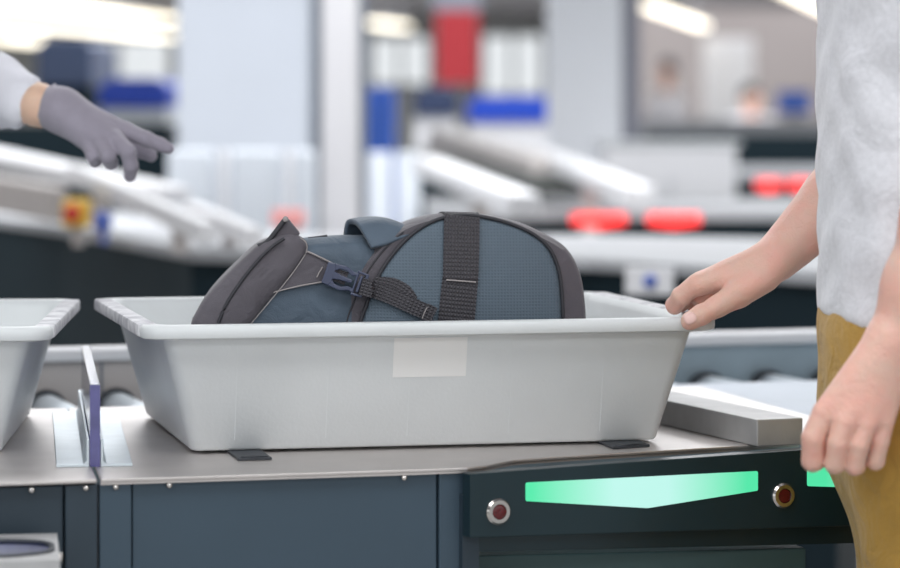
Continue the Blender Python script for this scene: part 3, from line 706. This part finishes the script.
# nails of the visible thumb
def nail(c, n, up, w, h, person, m=nail_m):
    n = Vector(n).normalized(); up = Vector(up).normalized(); s = n.cross(up).normalized(); v = []; f = []
    for i in range(7):
        for j in range(7):
            a = (i/6-.5)*2; b_ = (j/6-.5)*2; k = 1-.25*abs(a)**3
            v.append(Vector(c)+s*a*w*(1-.15*b_*b_)+up*b_*h*k-n*(.0022*a*a+.0010*b_*b_))
    nv = len(v); v += [p-n*.0008 for p in v]
    for i in range(6):
        for j in range(6): q = i*7+j; f += [(q, q+1, q+8, q+7), (nv+q, nv+q+7, nv+q+8, nv+q+1)]
    for i in range(6): f += [(i, i+1, nv+i+1, nv+i), (42+i, 42+i+1, nv+42+i+1, nv+42+i), (i*7, i*7+7, nv+i*7+7, nv+i*7), (i*7+6, i*7+13, nv+i*7+13, nv+i*7+6)]
    o = link('thumbnail', v, f, m, person); return o
tdir = (V(690, 321, 3.468)-V(702, 314.5, 3.468)).normalized(); tn = (Vector((0, -1, .45))-tdir*Vector((0, -1, .45)).dot(tdir)).normalized()
nail(V(691, 320.4, 3.464)+tn*.0121, tn, tdir, .0070, .0074, trav)

def folds(P):
    x, y, z = P[..., 0], P[..., 1], P[..., 2]
    return .0022*np.sin(z*46+3*np.sin(y*17)+x*22)*np.sin(y*31+1.5*np.sin(z*23))+.0012*np.sin(z*93+y*50+2*np.sin(x*40))
sh_l = P1(0, .185, 1.47); sh_r = P1(0, -.185, 1.47)
spr = [('c', P1(-.005, .065, .98), P1(.00, .085, 1.36), .117, .116), ('c', P1(-.005, -.065, .98), P1(.00, -.085, 1.36), .117, .116), ('c', P1(0, .17, 1.47), P1(0, -.17, 1.47), .06, .06), ('c', P1(.005, 0, .98), P1(.0, 0, 1.36), .115, .12)]
el_r = Vector((.515, 3.60, 1.225)); el_l = V(966, 100, 3.08)
spr += [('c', sh_l, tuple(Vector(sh_l).lerp(el_l, .62)), .068, .062), ('c', sh_r, tuple(Vector(sh_r).lerp(el_r, .62)), .068, .062)]
sv, sf = nets(spr, .006, .04, cuts=[((-.30, 0, -1), (.415, 3.3, 1.016)), ((0, 0, 1), (0, 0, 1.53))], disp=folds)
link('t_shirt', sv, sf, shirt_m, trav)
# hem seam
def tfold(P):
    x, y, z = P[..., 0], P[..., 1], P[..., 2]
    return .0016*np.sin(y*70+12*z)*np.exp(-((z-.93)/.1)**2)+.002*np.sin(z*30+y*20)
tpr = [('c', P1(.010, .065, 1.00), P1(-.004, .068, .90), .104, .105), ('c', P1(.010, 0, 1.00), P1(.000, 0, .90), .108, .104), ('c', P1(.010, -.065, 1.00), P1(-.004, -.068, .90), .104, .105), ('c', P1(-.004, .068, .90), P1(-.022, .08, .66), .105, .097), ('c', P1(-.004, -.068, .90), P1(-.034, -.08, .66), .105, .094),
       ('c', P1(-.022, .08, .66), P1(-.02, .095, .48), .097, .080), ('c', P1(-.034, -.08, .66), P1(-.03, -.095, .48), .095, .080), ('c', P1(-.02, .095, .48), P1(-.02, .10, .10), .080, .062), ('c', P1(-.02, -.095, .48), P1(-.02, -.10, .10), .080, .062)]
tv, tf = nets(tpr, .007, .05, cuts=[((0, 0, 1), (0, 0, 1.04)), ((0, 0, -1), (0, 0, .06))], disp=tfold)
link('trousers', tv, tf, must_m, trav)
shoes(P1, trav, shoe_m); face_parts(P1, trav, hairb_m)

# --- officer at the left: only the gloved hand reaches into view
OP = (-1.06, 4.80, 0); P2 = figure(OP, (.45, -.9))
off = thing('person', 'person in white sleeve pointing with a grey gloved hand, at upper left', 'person', OP)
W = V
sh2 = Vector(P2(0, .185, 1.47)); el2 = W(-95, 58, 4.17); w2_ = W(52, 108, 4.0)
ha = nets(chain([(sh2, .052), (el2, .040), (W(0, 92, 4.06), .033), (W(38, 105, 4.0), .0255), (W(60, 112, 4.0), .022)], .02), .004, .02)
link('body', *merge([ha, body_core(P2), head_mesh(P2)]), skin2_m, off)
gl = []
for (x, y, d, r) in ((126, 131, 3.975, .0115), (115, 139, 3.958, .0120), (102, 144, 3.955, .0115), (90, 146, 3.965, .0105)):
    gl.append(('c', tuple(W(62, 110, 3.99)), tuple(W(x, y, d)), .0255, r, .012))
gl += chain([(W(50, 107, 4.0), .0275), (W(70, 116, 3.992), .0250)], .012)
gl += chain([(W(126, 131, 3.975), .0118), (W(147, 139.5, 3.965), .0104), (W(160, 144.5, 3.965), .0092), (W(169, 148.5, 3.965), .0078)], .004)
gl += chain([(W(115, 139, 3.955), .0120), (W(128, 152, 3.935), .0108), (W(131, 166, 3.940), .0098), (W(130, 176, 3.95), .0086)], .003)
gl += chain([(W(102, 144, 3.952), .0120), (W(108, 156, 3.935), .0108), (W(111, 163, 3.955), .0098), (W(106, 158, 3.975), .008)], .003)
gl += chain([(W(90, 146, 3.962), .0108), (W(93, 156, 3.948), .0092), (W(95, 162, 3.965), .0080), (W(92, 157, 3.98), .0075)], .003)
gl += chain([(W(100, 130, 4.01), .018), (W(125, 142, 4.035), .0125), (W(142, 150, 4.03), .0108), (W(151, 155.5, 4.02), .0090)], .006)
gv, gf = nets(gl, .0022, .008); glove = link('glove', gv, gf, glove_m, off)
ca = (W(62, 112, 4.0)-W(42, 103, 4.0)).normalized(); cc = W(46, 105, 4.0); a_ = ca.cross(Vector((0, 1, 0))).normalized(); b_ = ca.cross(a_)
b = MB(); b.tube([cc+(a_*math.cos(t)+b_*math.sin(t))*.0285 for t in [2*math.pi*i/36 for i in range(37)]], .0028, 8); b.make('cuff', glove_m, glove)
cc = W(68, 115, 3.995); b = MB(); b.tube([cc+(a_*math.cos(t)+b_*math.sin(t))*.0272 for t in [2*math.pi*i/36 for i in range(37)]], .0014, 8); b.make('cuff_seam', glove_m, glove)
def jf(P):
    x, y, z = P[..., 0], P[..., 1], P[..., 2]; return .002*np.sin(x*60+z*40)*np.sin(z*50+y*30)
jv, jf_ = nets([('c', P2(-.005, .08, .95), P2(0, .09, 1.36), .13, .135), ('c', P2(-.005, -.08, .95), P2(0, -.09, 1.36), .13, .135), ('c', P2(0, .17, 1.47), P2(0, -.17, 1.47), .065, .065), ('c', tuple(sh2), tuple(el2), .07, .058), ('c', tuple(el2), tuple(W(-8, 90, 4.07)), .058, .045), ('c', tuple(W(-8, 90, 4.07)), tuple(W(24, 102, 4.015)), .045, .0385),
                ('c', P2(0, -.185, 1.47), P2(.02, -.24, 1.2), .065, .055), ('c', P2(.02, -.24, 1.2), P2(.12, -.22, 1.0), .055, .04)], .0065, .035, cuts=[((0, 0, 1), (0, 0, 1.535)), (tuple(ca), tuple(W(33, 102, 4.01)))], disp=jf)
link('white_shirt', jv, jf_, white_m, off)
v, f = nets([('c', P2(.12, -.22, 1.0), P2(.17, -.21, .94), .032, .03), ('c', P2(.17, -.21, .94), P2(.22, -.2, .90), .026, .018)], .005, .02); link('glove', v, f, glove_m, off)
v, f = nets([('c', P2(0, .07, .98), P2(0, .09, .5), .115, .08), ('c', P2(0, -.07, .98), P2(0, -.09, .5), .115, .08), ('c', P2(0, .09, .5), P2(-.02, .10, .1), .08, .06), ('c', P2(0, -.09, .5), P2(-.02, -.10, .1), .08, .06)], .01, .03, cuts=[((0, 0, -1), (0, 0, .06))]); link('trousers', v, f, navy_m, off)
shoes(P2, off, rubber_m); face_parts(P2, off, hairb_m)

# --- far people
def far_person(o, hd, label, hm, top, group=None, hgt=1.0):
    P = figure(o, hd, hgt=hgt); t = thing('person', label, 'person', o, group)
    arms = nets([('c', P(0, s*.19, 1.45), P(.03, s*.25, 1.17), .045, .038) for s in (1, -1)]+[('c', P(.03, s*.25, 1.17), P(.2, s*.2, 1.05), .036, .026) for s in (1, -1)], .02, .03)
    link('body', *merge([arms, body_core(P, .02), head_mesh(P, .012)]), skin_m, t)
    v, f = nets([('c', P(0, .07, .93), P(0, .085, 1.36), .125, .135), ('c', P(0, -.07, .93), P(0, -.085, 1.36), .125, .135), ('c', P(0, .17, 1.46), P(0, -.17, 1.46), .065, .065)]+[('c', P(0, s*.19, 1.45), P(.03, s*.25, 1.17), .062, .052) for s in (1, -1)], .02, .04, cuts=[((0, 0, 1), (0, 0, 1.53*hgt))]); link('shirt', v, f, top, t)
    v, f = nets([('c', P(0, .07, .93), P(0, .09, .1), .12, .06), ('c', P(0, -.07, .93), P(0, -.09, .1), .12, .06)], .02, .03); link('trousers', v, f, navy_m, t)
    v, f = nets([('e', P(-.015, 0, 1.775), (.1, .1, .105))], .015, .02); link('hair', v, f, hm, t)
    v, f = nets([('c', P(-.04, s, .045), P(.15, s, .036), .044, .035) for s in (.09, -.09)], .012, .01, cuts=[((0, 0, -1), (0, 0, .003))]); link('shoes', v, f, rubber_m, t)
far_person((V(667, 100, 34).x, 34, 0), (-.6, -.8), 'dark-haired person in white shirt standing far off, right of the wide pillar', hairk_m, white_m)
far_person((V(751, 100, 27).x, 27, 0), (.3, -.95), 'dark-haired short person in pale shirt behind the far black cabinet', hairk_m, white_m, hgt=.80)

# ------------------------------------------------------------------ neighbouring lanes
def lane_poly(name, label, front, back, z, cat='conveyor', topm=lanetop_m, skirt=dark_m, th=.05, loc=None):
    fr = [K(x, y, z) for x, y in front]; bk_ = [K(x, y, z) for x, y in back]
    c = (fr[0]+fr[-1])/2; t = thing(name, label, cat, (c.x, c.y, 0))
    b = MB(); b.prism(fr+bk_[::-1], (0, 0, -th), bev=.004); b.make('worktop', topm, t, smooth=False)
    ins = lambda L, s: [p+Vector((0, s, 0)) for p in L]
    lo = [Vector((p.x, p.y, .0)) for p in ins(fr, .04)+ins(bk_, -.04)[::-1]]
    b = MB(); b.prism(lo, (0, 0, z-th)); b.make('skirt', skirt, t, smooth=False); return t
lane1 = lane_poly('screening_lane', 'nearest neighbouring screening lane with dark skirt, running across behind the counter', [(-80, 206), (60, 225), (190, 249), (300, 253), (590, 258), (840, 273)], [(-80, 195), (60, 206), (200, 224), (320, 234), (600, 235), (860, 240)], .90, th=.03)
# raised side guards of its left half (pale, slanting down to the right)
def plank(name, m, a, b, w, h, parent=None):
    a = Vector(a); b_ = Vector(b); t = (b_-a).normalized(); s = t.cross(Vector((0, 0, 1))).normalized(); u = s.cross(t)
    B = MB(); B.prism([a-s*w/2-u*h/2, a+s*w/2-u*h/2, a+s*w/2+u*h/2, a-s*w/2+u*h/2], b_-a, bev=min(w, h)*.15); return B.make(name, m, parent, smooth=False)
plank('side_guard', rail_m, V(75, 172, 8.6), V(208, 233, 7.1), .04, .05, lane1); plank('side_guard', rail_m, V(-40, 150, 9.5), V(175, 196, 8.3), .10, .05, lane1)
plank('side_guard', rail_m, V(190, 210, 8.0), V(255, 238, 7.2), .04, .05, lane1)
plank('guard_post', panelb_m, V(-20, 190, 8.9), V(60, 205, 8.4), .05, .10, lane1)
for px, py, d in ((100, 192, 8.3), (180, 226, 7.5), (230, 238, 7.6)): 
    p = V(px, py, d); b = MB(); b.box((p.x, p.y, (p.z+.9)/2), (.04, .04, max(.03, p.z-.9)+.02)); b.make('guard_bracket', panelb_m, lane1, smooth=False)
# emergency stop on the lane
ep = V(77, 213, 8.1); es = thing('emergency_stop', 'yellow emergency stop box with red mushroom button on the neighbouring lane, left', 'switch', ep)
b = MB(); b.box(ep, (.075, .06, .075), bev=.008); b.make('housing', yel_m, es, smooth=False)
b = MB(); b.lathe(ep+Vector((-.008, -.03, .0)), (0, -1, 0), [(0, .012), (.014, .012), (.015, .024), (.024, .022), (.03, .012)], 24); b.make('mushroom_button', redbtn_m, es, sharp=40)
b = MB(); b.box(ep+Vector((0, .03, -.05)), (.03, .03, .08)); b.make('bracket', panelb_m, es, smooth=False)
bp2 = V(103, 221, 7.95); b = MB(); b.box(bp2, (.045, .04, .05), bev=.006); b.lathe(bp2+Vector((0, -.02, 0)), (0, -1, 0), [(0, .014), (.01, .014), (.012, .01)], 20)
b.box(bp2+Vector((0, .02, -.03)), (.02, .02, .06)); tag(b.make('push_button_box', bluebtn_m, smooth=False), 'small blue button box right of the yellow emergency stop', 'switch')
# sign plate on the dark skirt
sp_ = V(650, 281, 6.885); b = MB(); sp_ = V(650, 281, 6.80); b.box(sp_, (.11, .03, .062), rz=-.16, bev=.003); spo = b.make('notice_plate', rail_m, lane1, smooth=False); spo['label'] = 'small white plate with blue dot on the dark skirt'
b = MB(); b.lathe(sp_+Vector((0, -.012, 0)), (-.16, -1, 0), [(0, .016), (.008, .016)], 20); b.make('blue_dot', bluebtn_m, spo)

def reddisp(pts, d, parent):
    b = MB(); b.prism([V(x, y, d) for x, y in pts], (0, .02, 0), bev=.004); o = b.make('arrow_display', redlit_m, parent, smooth=False); o['label'] = 'lit red arrow-shaped display'; return o
lane2 = lane_poly('screening_lane', 'second neighbouring screening lane with slanting white ramps and two big red displays', [(425, 208), (560, 207), (860, 207)], [(425, 197), (560, 197), (860, 197)], .88)
dd2 = 11.2
reddisp([(572, 214), (572, 224), (600, 228), (626, 224), (626, 214)], dd2, lane2); reddisp([(648, 214), (648, 224), (674, 228), (700, 224), (700, 214)], dd2, lane2)
lane3 = lane_poly('screening_lane', 'far screening lane with a pair of smaller red displays, beside the white shirt', [(645, 171), (870, 171)], [(645, 166), (870, 166)], .90)
for a, c in ((757, 781), (789, 813), (640, 650)):
    if a > 700: reddisp([(a, 180), (a, 188), ((a+c)/2, 192), (c, 188), (c, 180)], F*(CZ-.9)/(171-HY)-.0, lane3)
rl = V(283, 216, 7.3+.6); 
gatepost = thing('access_gate', 'row of pale frosted gate panels in front of the big left pillar', 'gate', (V(245, 200, 10).x, 10.0, 0))
for x0, x1 in ((168, 214), (221, 228), (232, 280), (286, 293), (296, 316)):
    a = V(x0, 150, 10.0); c = V(x1, 150, 10.0); b = MB(); b.box(((a.x+c.x)/2, 10.0, a.z/2), (c.x-a.x, .05 if x1-x0 > 10 else .09, a.z), bev=.01); b.make('gate_panel' if x1-x0 > 10 else 'gate_post', frost_m if x1-x0 > 10 else rail_m, gatepost, smooth=False)
g2p = thing('access_gate', 'pale gate panels below the blue cabinet, right of the slim column', 'gate', (V(395, 200, 11).x, 11.9, 0))
for x0, x1 in ((368, 392), (396, 420)):
    a = V(x0, 152, 11.9); c = V(x1, 152, 11.9); b = MB(); b.box(((a.x+c.x)/2, 11.9, a.z/2), (c.x-a.x, .05, a.z), bev=.01); b.make('gate_panel', frost_m, g2p, smooth=False)
rb_ = thing('display_glow', 'blurred pink glow of a red display, added as a glowing block behind the backpack, left', 'lamp', V(288, 232, 9.1))  # reflected glow of a red display, imitated by an emissive block on a post
pl = V(288, 216, 9.1); b = MB(); b.prism([pl+Vector((-.05, 0, -.03)), pl+Vector((.05, 0, -.03)), pl+Vector((.05, 0, .02)), pl+Vector((-.05, 0, .02))], (0, .03, 0), bev=.004); b.make('lens', pinklit_m, rb_, smooth=False)
b = MB(); b.box((pl.x, pl.y+.05, pl.z/2), (.07, .04, pl.z)); b.make('post', rail_m, rb_, smooth=False)

# slanting white guards between the columns and pillar
ramp = lane2
plank('side_guard', rail_m, V(425, 165, 11.5), V(525, 205, 9.3), .10, .07, ramp); plank('belt', mat('belt_dark', (58, 62, 60), .7), V(455, 158, 13), V(575, 190, 11.6), .35, .05, ramp); plank('side_guard', rail_m, V(540, 155, 12.5), V(640, 196, 10.6), .10, .07, ramp)
plank('side_guard', panelb_m, V(440, 140, 13.5), V(545, 172, 12), .12, .12, ramp)
for px, py, d in ((480, 190, 10.3), (500, 172, 12.6), (590, 176, 11.5)): p = V(px, py, d); b = MB(); b.box((p.x, p.y, p.z/2), (.06, .06, p.z)); b.make('leg', panelb_m, ramp, smooth=False)
# tray stacks on lane 2 / 3
def far_tray(px, py, d, z, label, ang=0, w=None):
    p = V(px, py, d); t = make_tray((p.x, p.y, z), ang, label, 'white trays on the lanes behind', wear=False, sticker=False); return t
ct = MB(); x0 = V(604, 160, 13.2); x1 = V(738, 160, 13.2); 
cab = thing('pale_cabinet', 'long low pale cabinet right of the wide right pillar', 'cabinet', ((x0.x+x1.x)/2, 13.4, 0))
ct.box(((x0.x+x1.x)/2, 13.5, V(0, 146, 13.2).z/2), (x1.x-x0.x, .5, V(0, 146, 13.2).z), bev=.01); ct.make('carcass', rail_m, cab, smooth=False)
ct = MB(); ct.box(((x0.x+x1.x)/2, 13.5, V(0, 146, 13.2).z+.01), (x1.x-x0.x+.04, .54, .02), bev=.004); ct.make('top', wallw_m, cab, smooth=False)
b = MB(); b.box(((x0.x+x1.x)/2, 13.245, .6), (.004, .012, .7)); b.make('door_gap', pside_m, cab, smooth=False)
def cabinet(name, label, x0, x1, yt, d, m, dep=.5, zbot=0, cat='cabinet', parts=True):
    a = V(x0, yt, d); c = V(x1, yt, d); t = thing(name, label, cat, ((a.x+c.x)/2, d+dep/2, zbot))
    b = MB(); b.box(((a.x+c.x)/2, d+dep/2, (a.z+zbot)/2), (c.x-a.x, dep, a.z-zbot), bev=.01); b.make('carcass', m, t, smooth=False)
    if parts:
        b = MB(); w = (c.x-a.x)
        b.box(((a.x+c.x)/2, d-.008, (a.z+zbot)/2), (w*.9, .016, (a.z-zbot)*.92), bev=.003); dr = b.make('door', m, t, smooth=False)
        b = MB(); b.box(((a.x+c.x)/2+w*.36, d-.03, (a.z+zbot)/2), (.02, .02, .15)); b.make('handle', chrome_m, dr, smooth=False)
    return t
cabinet('black_cabinet', 'long black cabinet across the far right, above the red displays', 650, 840, 134, 20, dark_m)
cabinet('reception_counter', 'grey reception counter just behind the black cabinet', 640, 850, 119, 22, lanetop_m)
cabinet('locker', 'tall white locker against the far beige wall', 706, 754, 38, 38, rail_m)
cabinet('blue_cabinet', 'narrow bright blue cabinet right of the slim column', 366, 394, 88, 15.5, blue2_m)
mo = thing('monitor', 'small blue-screen monitor at the far right beside the shirt', 'monitor', V(794, 118, 22.2))
p = V(794, 102, 22.2); b = MB(); b.box(p, (.24, .03, .16), bev=.005); b.make('screen', blue2_m, mo, smooth=False); b = MB(); b.box((p.x, p.y+.02, (p.z+1.21)/2), (.03, .03, p.z-1.21)); b.box((p.x, p.y+.02, 1.2145), (.14, .1, .015)); b.make('stand', dark_m, mo, smooth=False)
# scanners with blue hoods
def scanner(label, x0, x1, yt, ym, yb, d, hood, base, dep=1.2):
    a = V(x0, yt, d); c = V(x1, yt, d); zm = V(0, ym, d).z; zb = V(0, yb, d).z; t = thing('x_ray_scanner', label, 'scanner', ((a.x+c.x)/2, d+dep/2, 0)); w = c.x-a.x; cx = (a.x+c.x)/2
    b = MB(); prof = [(-w/2, zm), (w/2, zm), (w/2, a.z-.04), (w/2-.06, a.z), (-w/2+.06, a.z), (-w/2, a.z-.04)]
    b.prism([(cx+x, d, z) for x, z in prof], (0, dep, 0), bev=.01); b.make('hood', hood, t, smooth=False)
    b = MB(); b.box((cx, d+dep/2+.02, (zm+zb)/2), (w*.96, dep*.95, zm-zb), bev=.01); b.make('tunnel', base, t, smooth=False)
    b = MB(); b.box((cx, d+dep/2+.02, zb/2), (w*.8, dep*.8, zb)); b.make('plinth', dark_m, t, smooth=False)
    return t
scanner('low scanner with bright blue hood behind the gloved hand', 98, 168, 78, 107, 128, 14.4, bluebox_m, wallw_m)
scanner('scanner with bright blue hood left of the wide right pillar', 468, 556, 96, 122, 160, 20, bluebox_m, rail_m)
scanner('dark navy hooded scanner below the red banner', 414, 458, 88, 116, 150, 18, navy_m, rail_m)
scanner('tall dark navy machine at upper left above the white sleeve', 36, 92, 38, 86, 120, 16, mat('slate_navy', (62, 76, 104), .5), dark_m)
tn_ = thing('scanner_tunnel', 'long black scanner tunnel below the gloved hand, far left', 'scanner', (V(70, 150, 13).x, 13.4, 0))
b = MB(); a = V(-40, 124, 13); c = V(168, 124, 13); b.box(((a.x+c.x)/2, 13.5, (a.z+.84)/2+.0), (c.x-a.x, 1.0, a.z-.84), bev=.02); b.make('tunnel', dark_m, tn_, smooth=False)
b = MB(); b.box(((a.x+c.x)/2, 13.5, .42), (c.x-a.x, 1.1, .84), bev=.02); b.make('plinth', lanetop_m, tn_, smooth=False)

# ------------------------------------------------------------------ setting
ZL = 2.75
def sbox(name, m, x0, x1, y0, y1, z0, z1, **k):
    b = MB(); b.box(((x0+x1)/2, (y0+y1)/2, (z0+z1)/2), (x1-x0, y1-y0, z1-z0)); return struct(b.make(name, m, smooth=False, **k))
sbox('floor', floor_m, -14, 14, -4, 50, -.1, 0); sbox('ceiling', ceil_m, -14, 14, -4, 50, ZL, ZL+.1)
def pillar(x0, x1, d, m, sidew, name='pillar', label='', dep=.5):
    a = V(x0, 100, d); c = V(x1, 100, d); b = MB(); b.box(((a.x+c.x)/2, d+dep/2, ZL/2), (c.x-a.x, dep, ZL), bev=.006); return b.make(name, m, smooth=False)
tag(pillar(177, 309, 12.6, pillar_m, 0), 'wide pale blue-grey pillar at upper left behind the gate panels', 'pillar')
tag(pillar(550, 622, 14.2, mat('pillar_light', (242, 245, 250), .6), 0), 'wide pale grey pillar right of the red banner', 'pillar')
tag(pillar(623, 640, 14.6, mat('pillar_shade_side', (150, 152, 164), .6), 0, 'shaded_pillar_side'), 'grey side of the right pillar, its shade put into the colour', 'duct')  # side of the right pillar as its own box, shade put into a darker colour
tag(pillar(322, 358, 10.2, pillar2_m, 0, 'slim_column', dep=.12), 'slim pale column standing right of the wide left pillar', 'column')
tag(pillar(360.5, 367, 10.25, pside_m, 0, 'column_rail', dep=.05), 'dark vertical rail on the right side of the slim column', 'rail')
tag(pillar(311, 320.5, 10.25, pside_m, 0, 'column_rail', dep=.05), 'dark vertical rail on the left side of the slim column', 'rail')
# banner
bn = thing('hanging_banner', 'red banner hanging from the ceiling between slim column and right pillar', 'banner', V(455, 85, 30))
a = V(436, 10, 30); c = V(478, 84, 30); b = MB(); b.box(((a.x+c.x)/2, 30, (a.z+c.z)/2), (c.x-a.x, .03, a.z-c.z), bev=.005); b.make('cloth', redb_m, bn, smooth=False)
b = MB(); b.box(((a.x+c.x)/2, 30, (a.z+ZL)/2), (c.x-a.x+.06, .04, ZL-a.z)); b.make('ceiling_box', pside_m, bn, smooth=False)
# far wall with windows
YW = 48
def zw(py): return V(0, py, YW).z
def xw(px): return V(px, 0, YW).x
ops = [(60, 172, 36, 84), (368, 432, 34, 88), (480, 546, 32, 98)]
xs = -14
for i, (x0, x1, t, bt) in enumerate(ops):
    sbox('wall_back', wallw_m, xs, xw(x0), YW, YW+.3, 0, ZL); sbox('wall_back', wallw_m, xw(x0), xw(x1), YW, YW+.3, 0, zw(bt)); sbox('wall_back', wallw_m, xw(x0), xw(x1), YW, YW+.3, zw(t), ZL)
    xs = xw(x1)
    b = MB(); b.box(((xw(x0)+xw(x1))/2, YW+.15, (zw(t)+zw(bt))/2), (xw(x1)-xw(x0), .02, zw(t)-zw(bt))); pn = struct(b.make('window_%d' % (i+1), glass_m, smooth=False))
    fr = MB(); w = xw(x1)-xw(x0); cx = (xw(x0)+xw(x1))/2; cz = (zw(t)+zw(bt))/2; h = zw(t)-zw(bt)
    for s in (-1, 1): fr.box((cx+s*(w/2-.03), YW+.15, cz), (.06, .08, h)); fr.box((cx, YW+.15, cz+s*(h/2-.03)), (w, .08, .06))
    fr.box((cx, YW+.15, cz), (.06, .08, h)); fr.make('window_frame', pside_m, pn, smooth=False)
sbox('wall_back', wallw_m, xs, xw(640), YW, YW+.3, 0, ZL)
sbox('wall_right', wall_m, V(640, 0, 42).x, 14, 42, 42.3, 0, ZL); sbox('wall_right', wall_m, V(640, 0, 42).x-.1, V(640, 0, 42).x, 42, 48.3, 0, ZL)
sbox('wall_left', wallw_m, -14.3, -14, -4, 50, 0, ZL); sbox('wall_right', wallw_m, 14, 14.3, -4, 50, 0, ZL)
# ceiling lamps in view
def lamp(x0, y0, x1, y1, label, w=.16, z=2.62):
    a = K(x0, y0, z); c = K(x1, y1, z); t = (c-a).normalized(); s = Vector((t.y, -t.x, 0)); o = thing('ceiling_light', label, 'light', ((a+c)/2), 'strip lights on the ceiling')
    b = MB(); b.prism([a-s*w/2, a+s*w/2, c+s*w/2, c-s*w/2], (0, 0, .05), bev=.01); b.make('diffuser', lampm, o, smooth=False)
    b = MB(); b.prism([a-s*w*.6+Vector((0, 0, .05)), a+s*w*.6+Vector((0, 0, .05)), c+s*w*.6+Vector((0, 0, .05)), c-s*w*.6+Vector((0, 0, .05))], (0, 0, .03)); b.make('housing', rail_m, o, smooth=False)
    for k in (.2, .8):
        p = a.lerp(c, k); b = MB(); b.box((p.x, p.y, (p.z+.08+ZL)/2), (.02, .02, ZL-p.z-.08)); b.make('suspension_rod', rail_m, o, smooth=False)
lamp(650, 9, 702, 28, 'blurred strip light on the ceiling right of the wide right pillar', .16, 2.35); lamp(374, 25, 404, 29, 'short strip light on the ceiling right of the slim column', .2, 2.45); lamp(780, -10, 830, 14, 'strip light on the ceiling at the upper right, cut by the shirt', .16, 2.35)
lamp(-60, -3, 168, 22, 'long strip light across the ceiling at upper left, upper one', .5); lamp(-60, 21, 168, 38, 'long strip light across the ceiling at upper left, lower one', .3, 2.35); lamp(4, 39, 42, 44, 'short strip light on the ceiling at the far left above the white sleeve', .5, 2.3)

# ------------------------------------------------------------------ light
def area(name, loc, sx, sy, power, col=(.97, .985, 1), rot=(0, 0, 0)):
    l = bpy.data.lights.new(name, 'AREA'); l.shape = 'RECTANGLE'; l.size = sx; l.size_y = sy; l.energy = power; l.color = col
    o = bpy.data.objects.new(name, l); o.location = loc; o.rotation_euler = rot; C.objects.link(o); return o
area('ceiling_lamp', (-.6, 2.2, ZL-.02), 5, 1.0, 60); area('ceiling_lamp', (-.6, 5.6, ZL-.02), 5, 1.0, 75); area('ceiling_lamp', (0, -.8, ZL-.02), 6, 1.0, 110)
area('ceiling_lamp', (0, 10, ZL-.02), 8, 3, 330); area('ceiling_lamp', (0, 17, ZL-.02), 10, 4, 430); area('ceiling_lamp', (0, 27, ZL-.02), 14, 6, 750); area('ceiling_lamp', (0, 39, ZL-.02), 16, 6, 560)
w = bpy.data.worlds.new('World'); bpy.context.scene.world = w; w.use_nodes = True
w.node_tree.nodes['Background'].inputs[0].default_value = (.93, .97, 1, 1); w.node_tree.nodes['Background'].inputs[1].default_value = 1.0

# ------------------------------------------------------------------ camera
cam = bpy.data.cameras.new('camera'); co = bpy.data.objects.new('camera', cam); C.objects.link(co)
co.location = (0, 0, CZ); co.rotation_euler = (math.radians(90), 0, 0); cam.sensor_width = 36; cam.lens = F/900*36
cam.shift_y = -(284-HY)/900; cam.dof.use_dof = True; cam.dof.focus_distance = 3.46; cam.dof.aperture_fstop = 3.7; cam.clip_end = 200
bpy.context.scene.camera = co
vs = bpy.context.scene.view_settings; vs.view_transform = 'Standard'; vs.look = 'None'; vs.gamma = 1; vs.use_curve_mapping = False; vs.exposure = 0.0
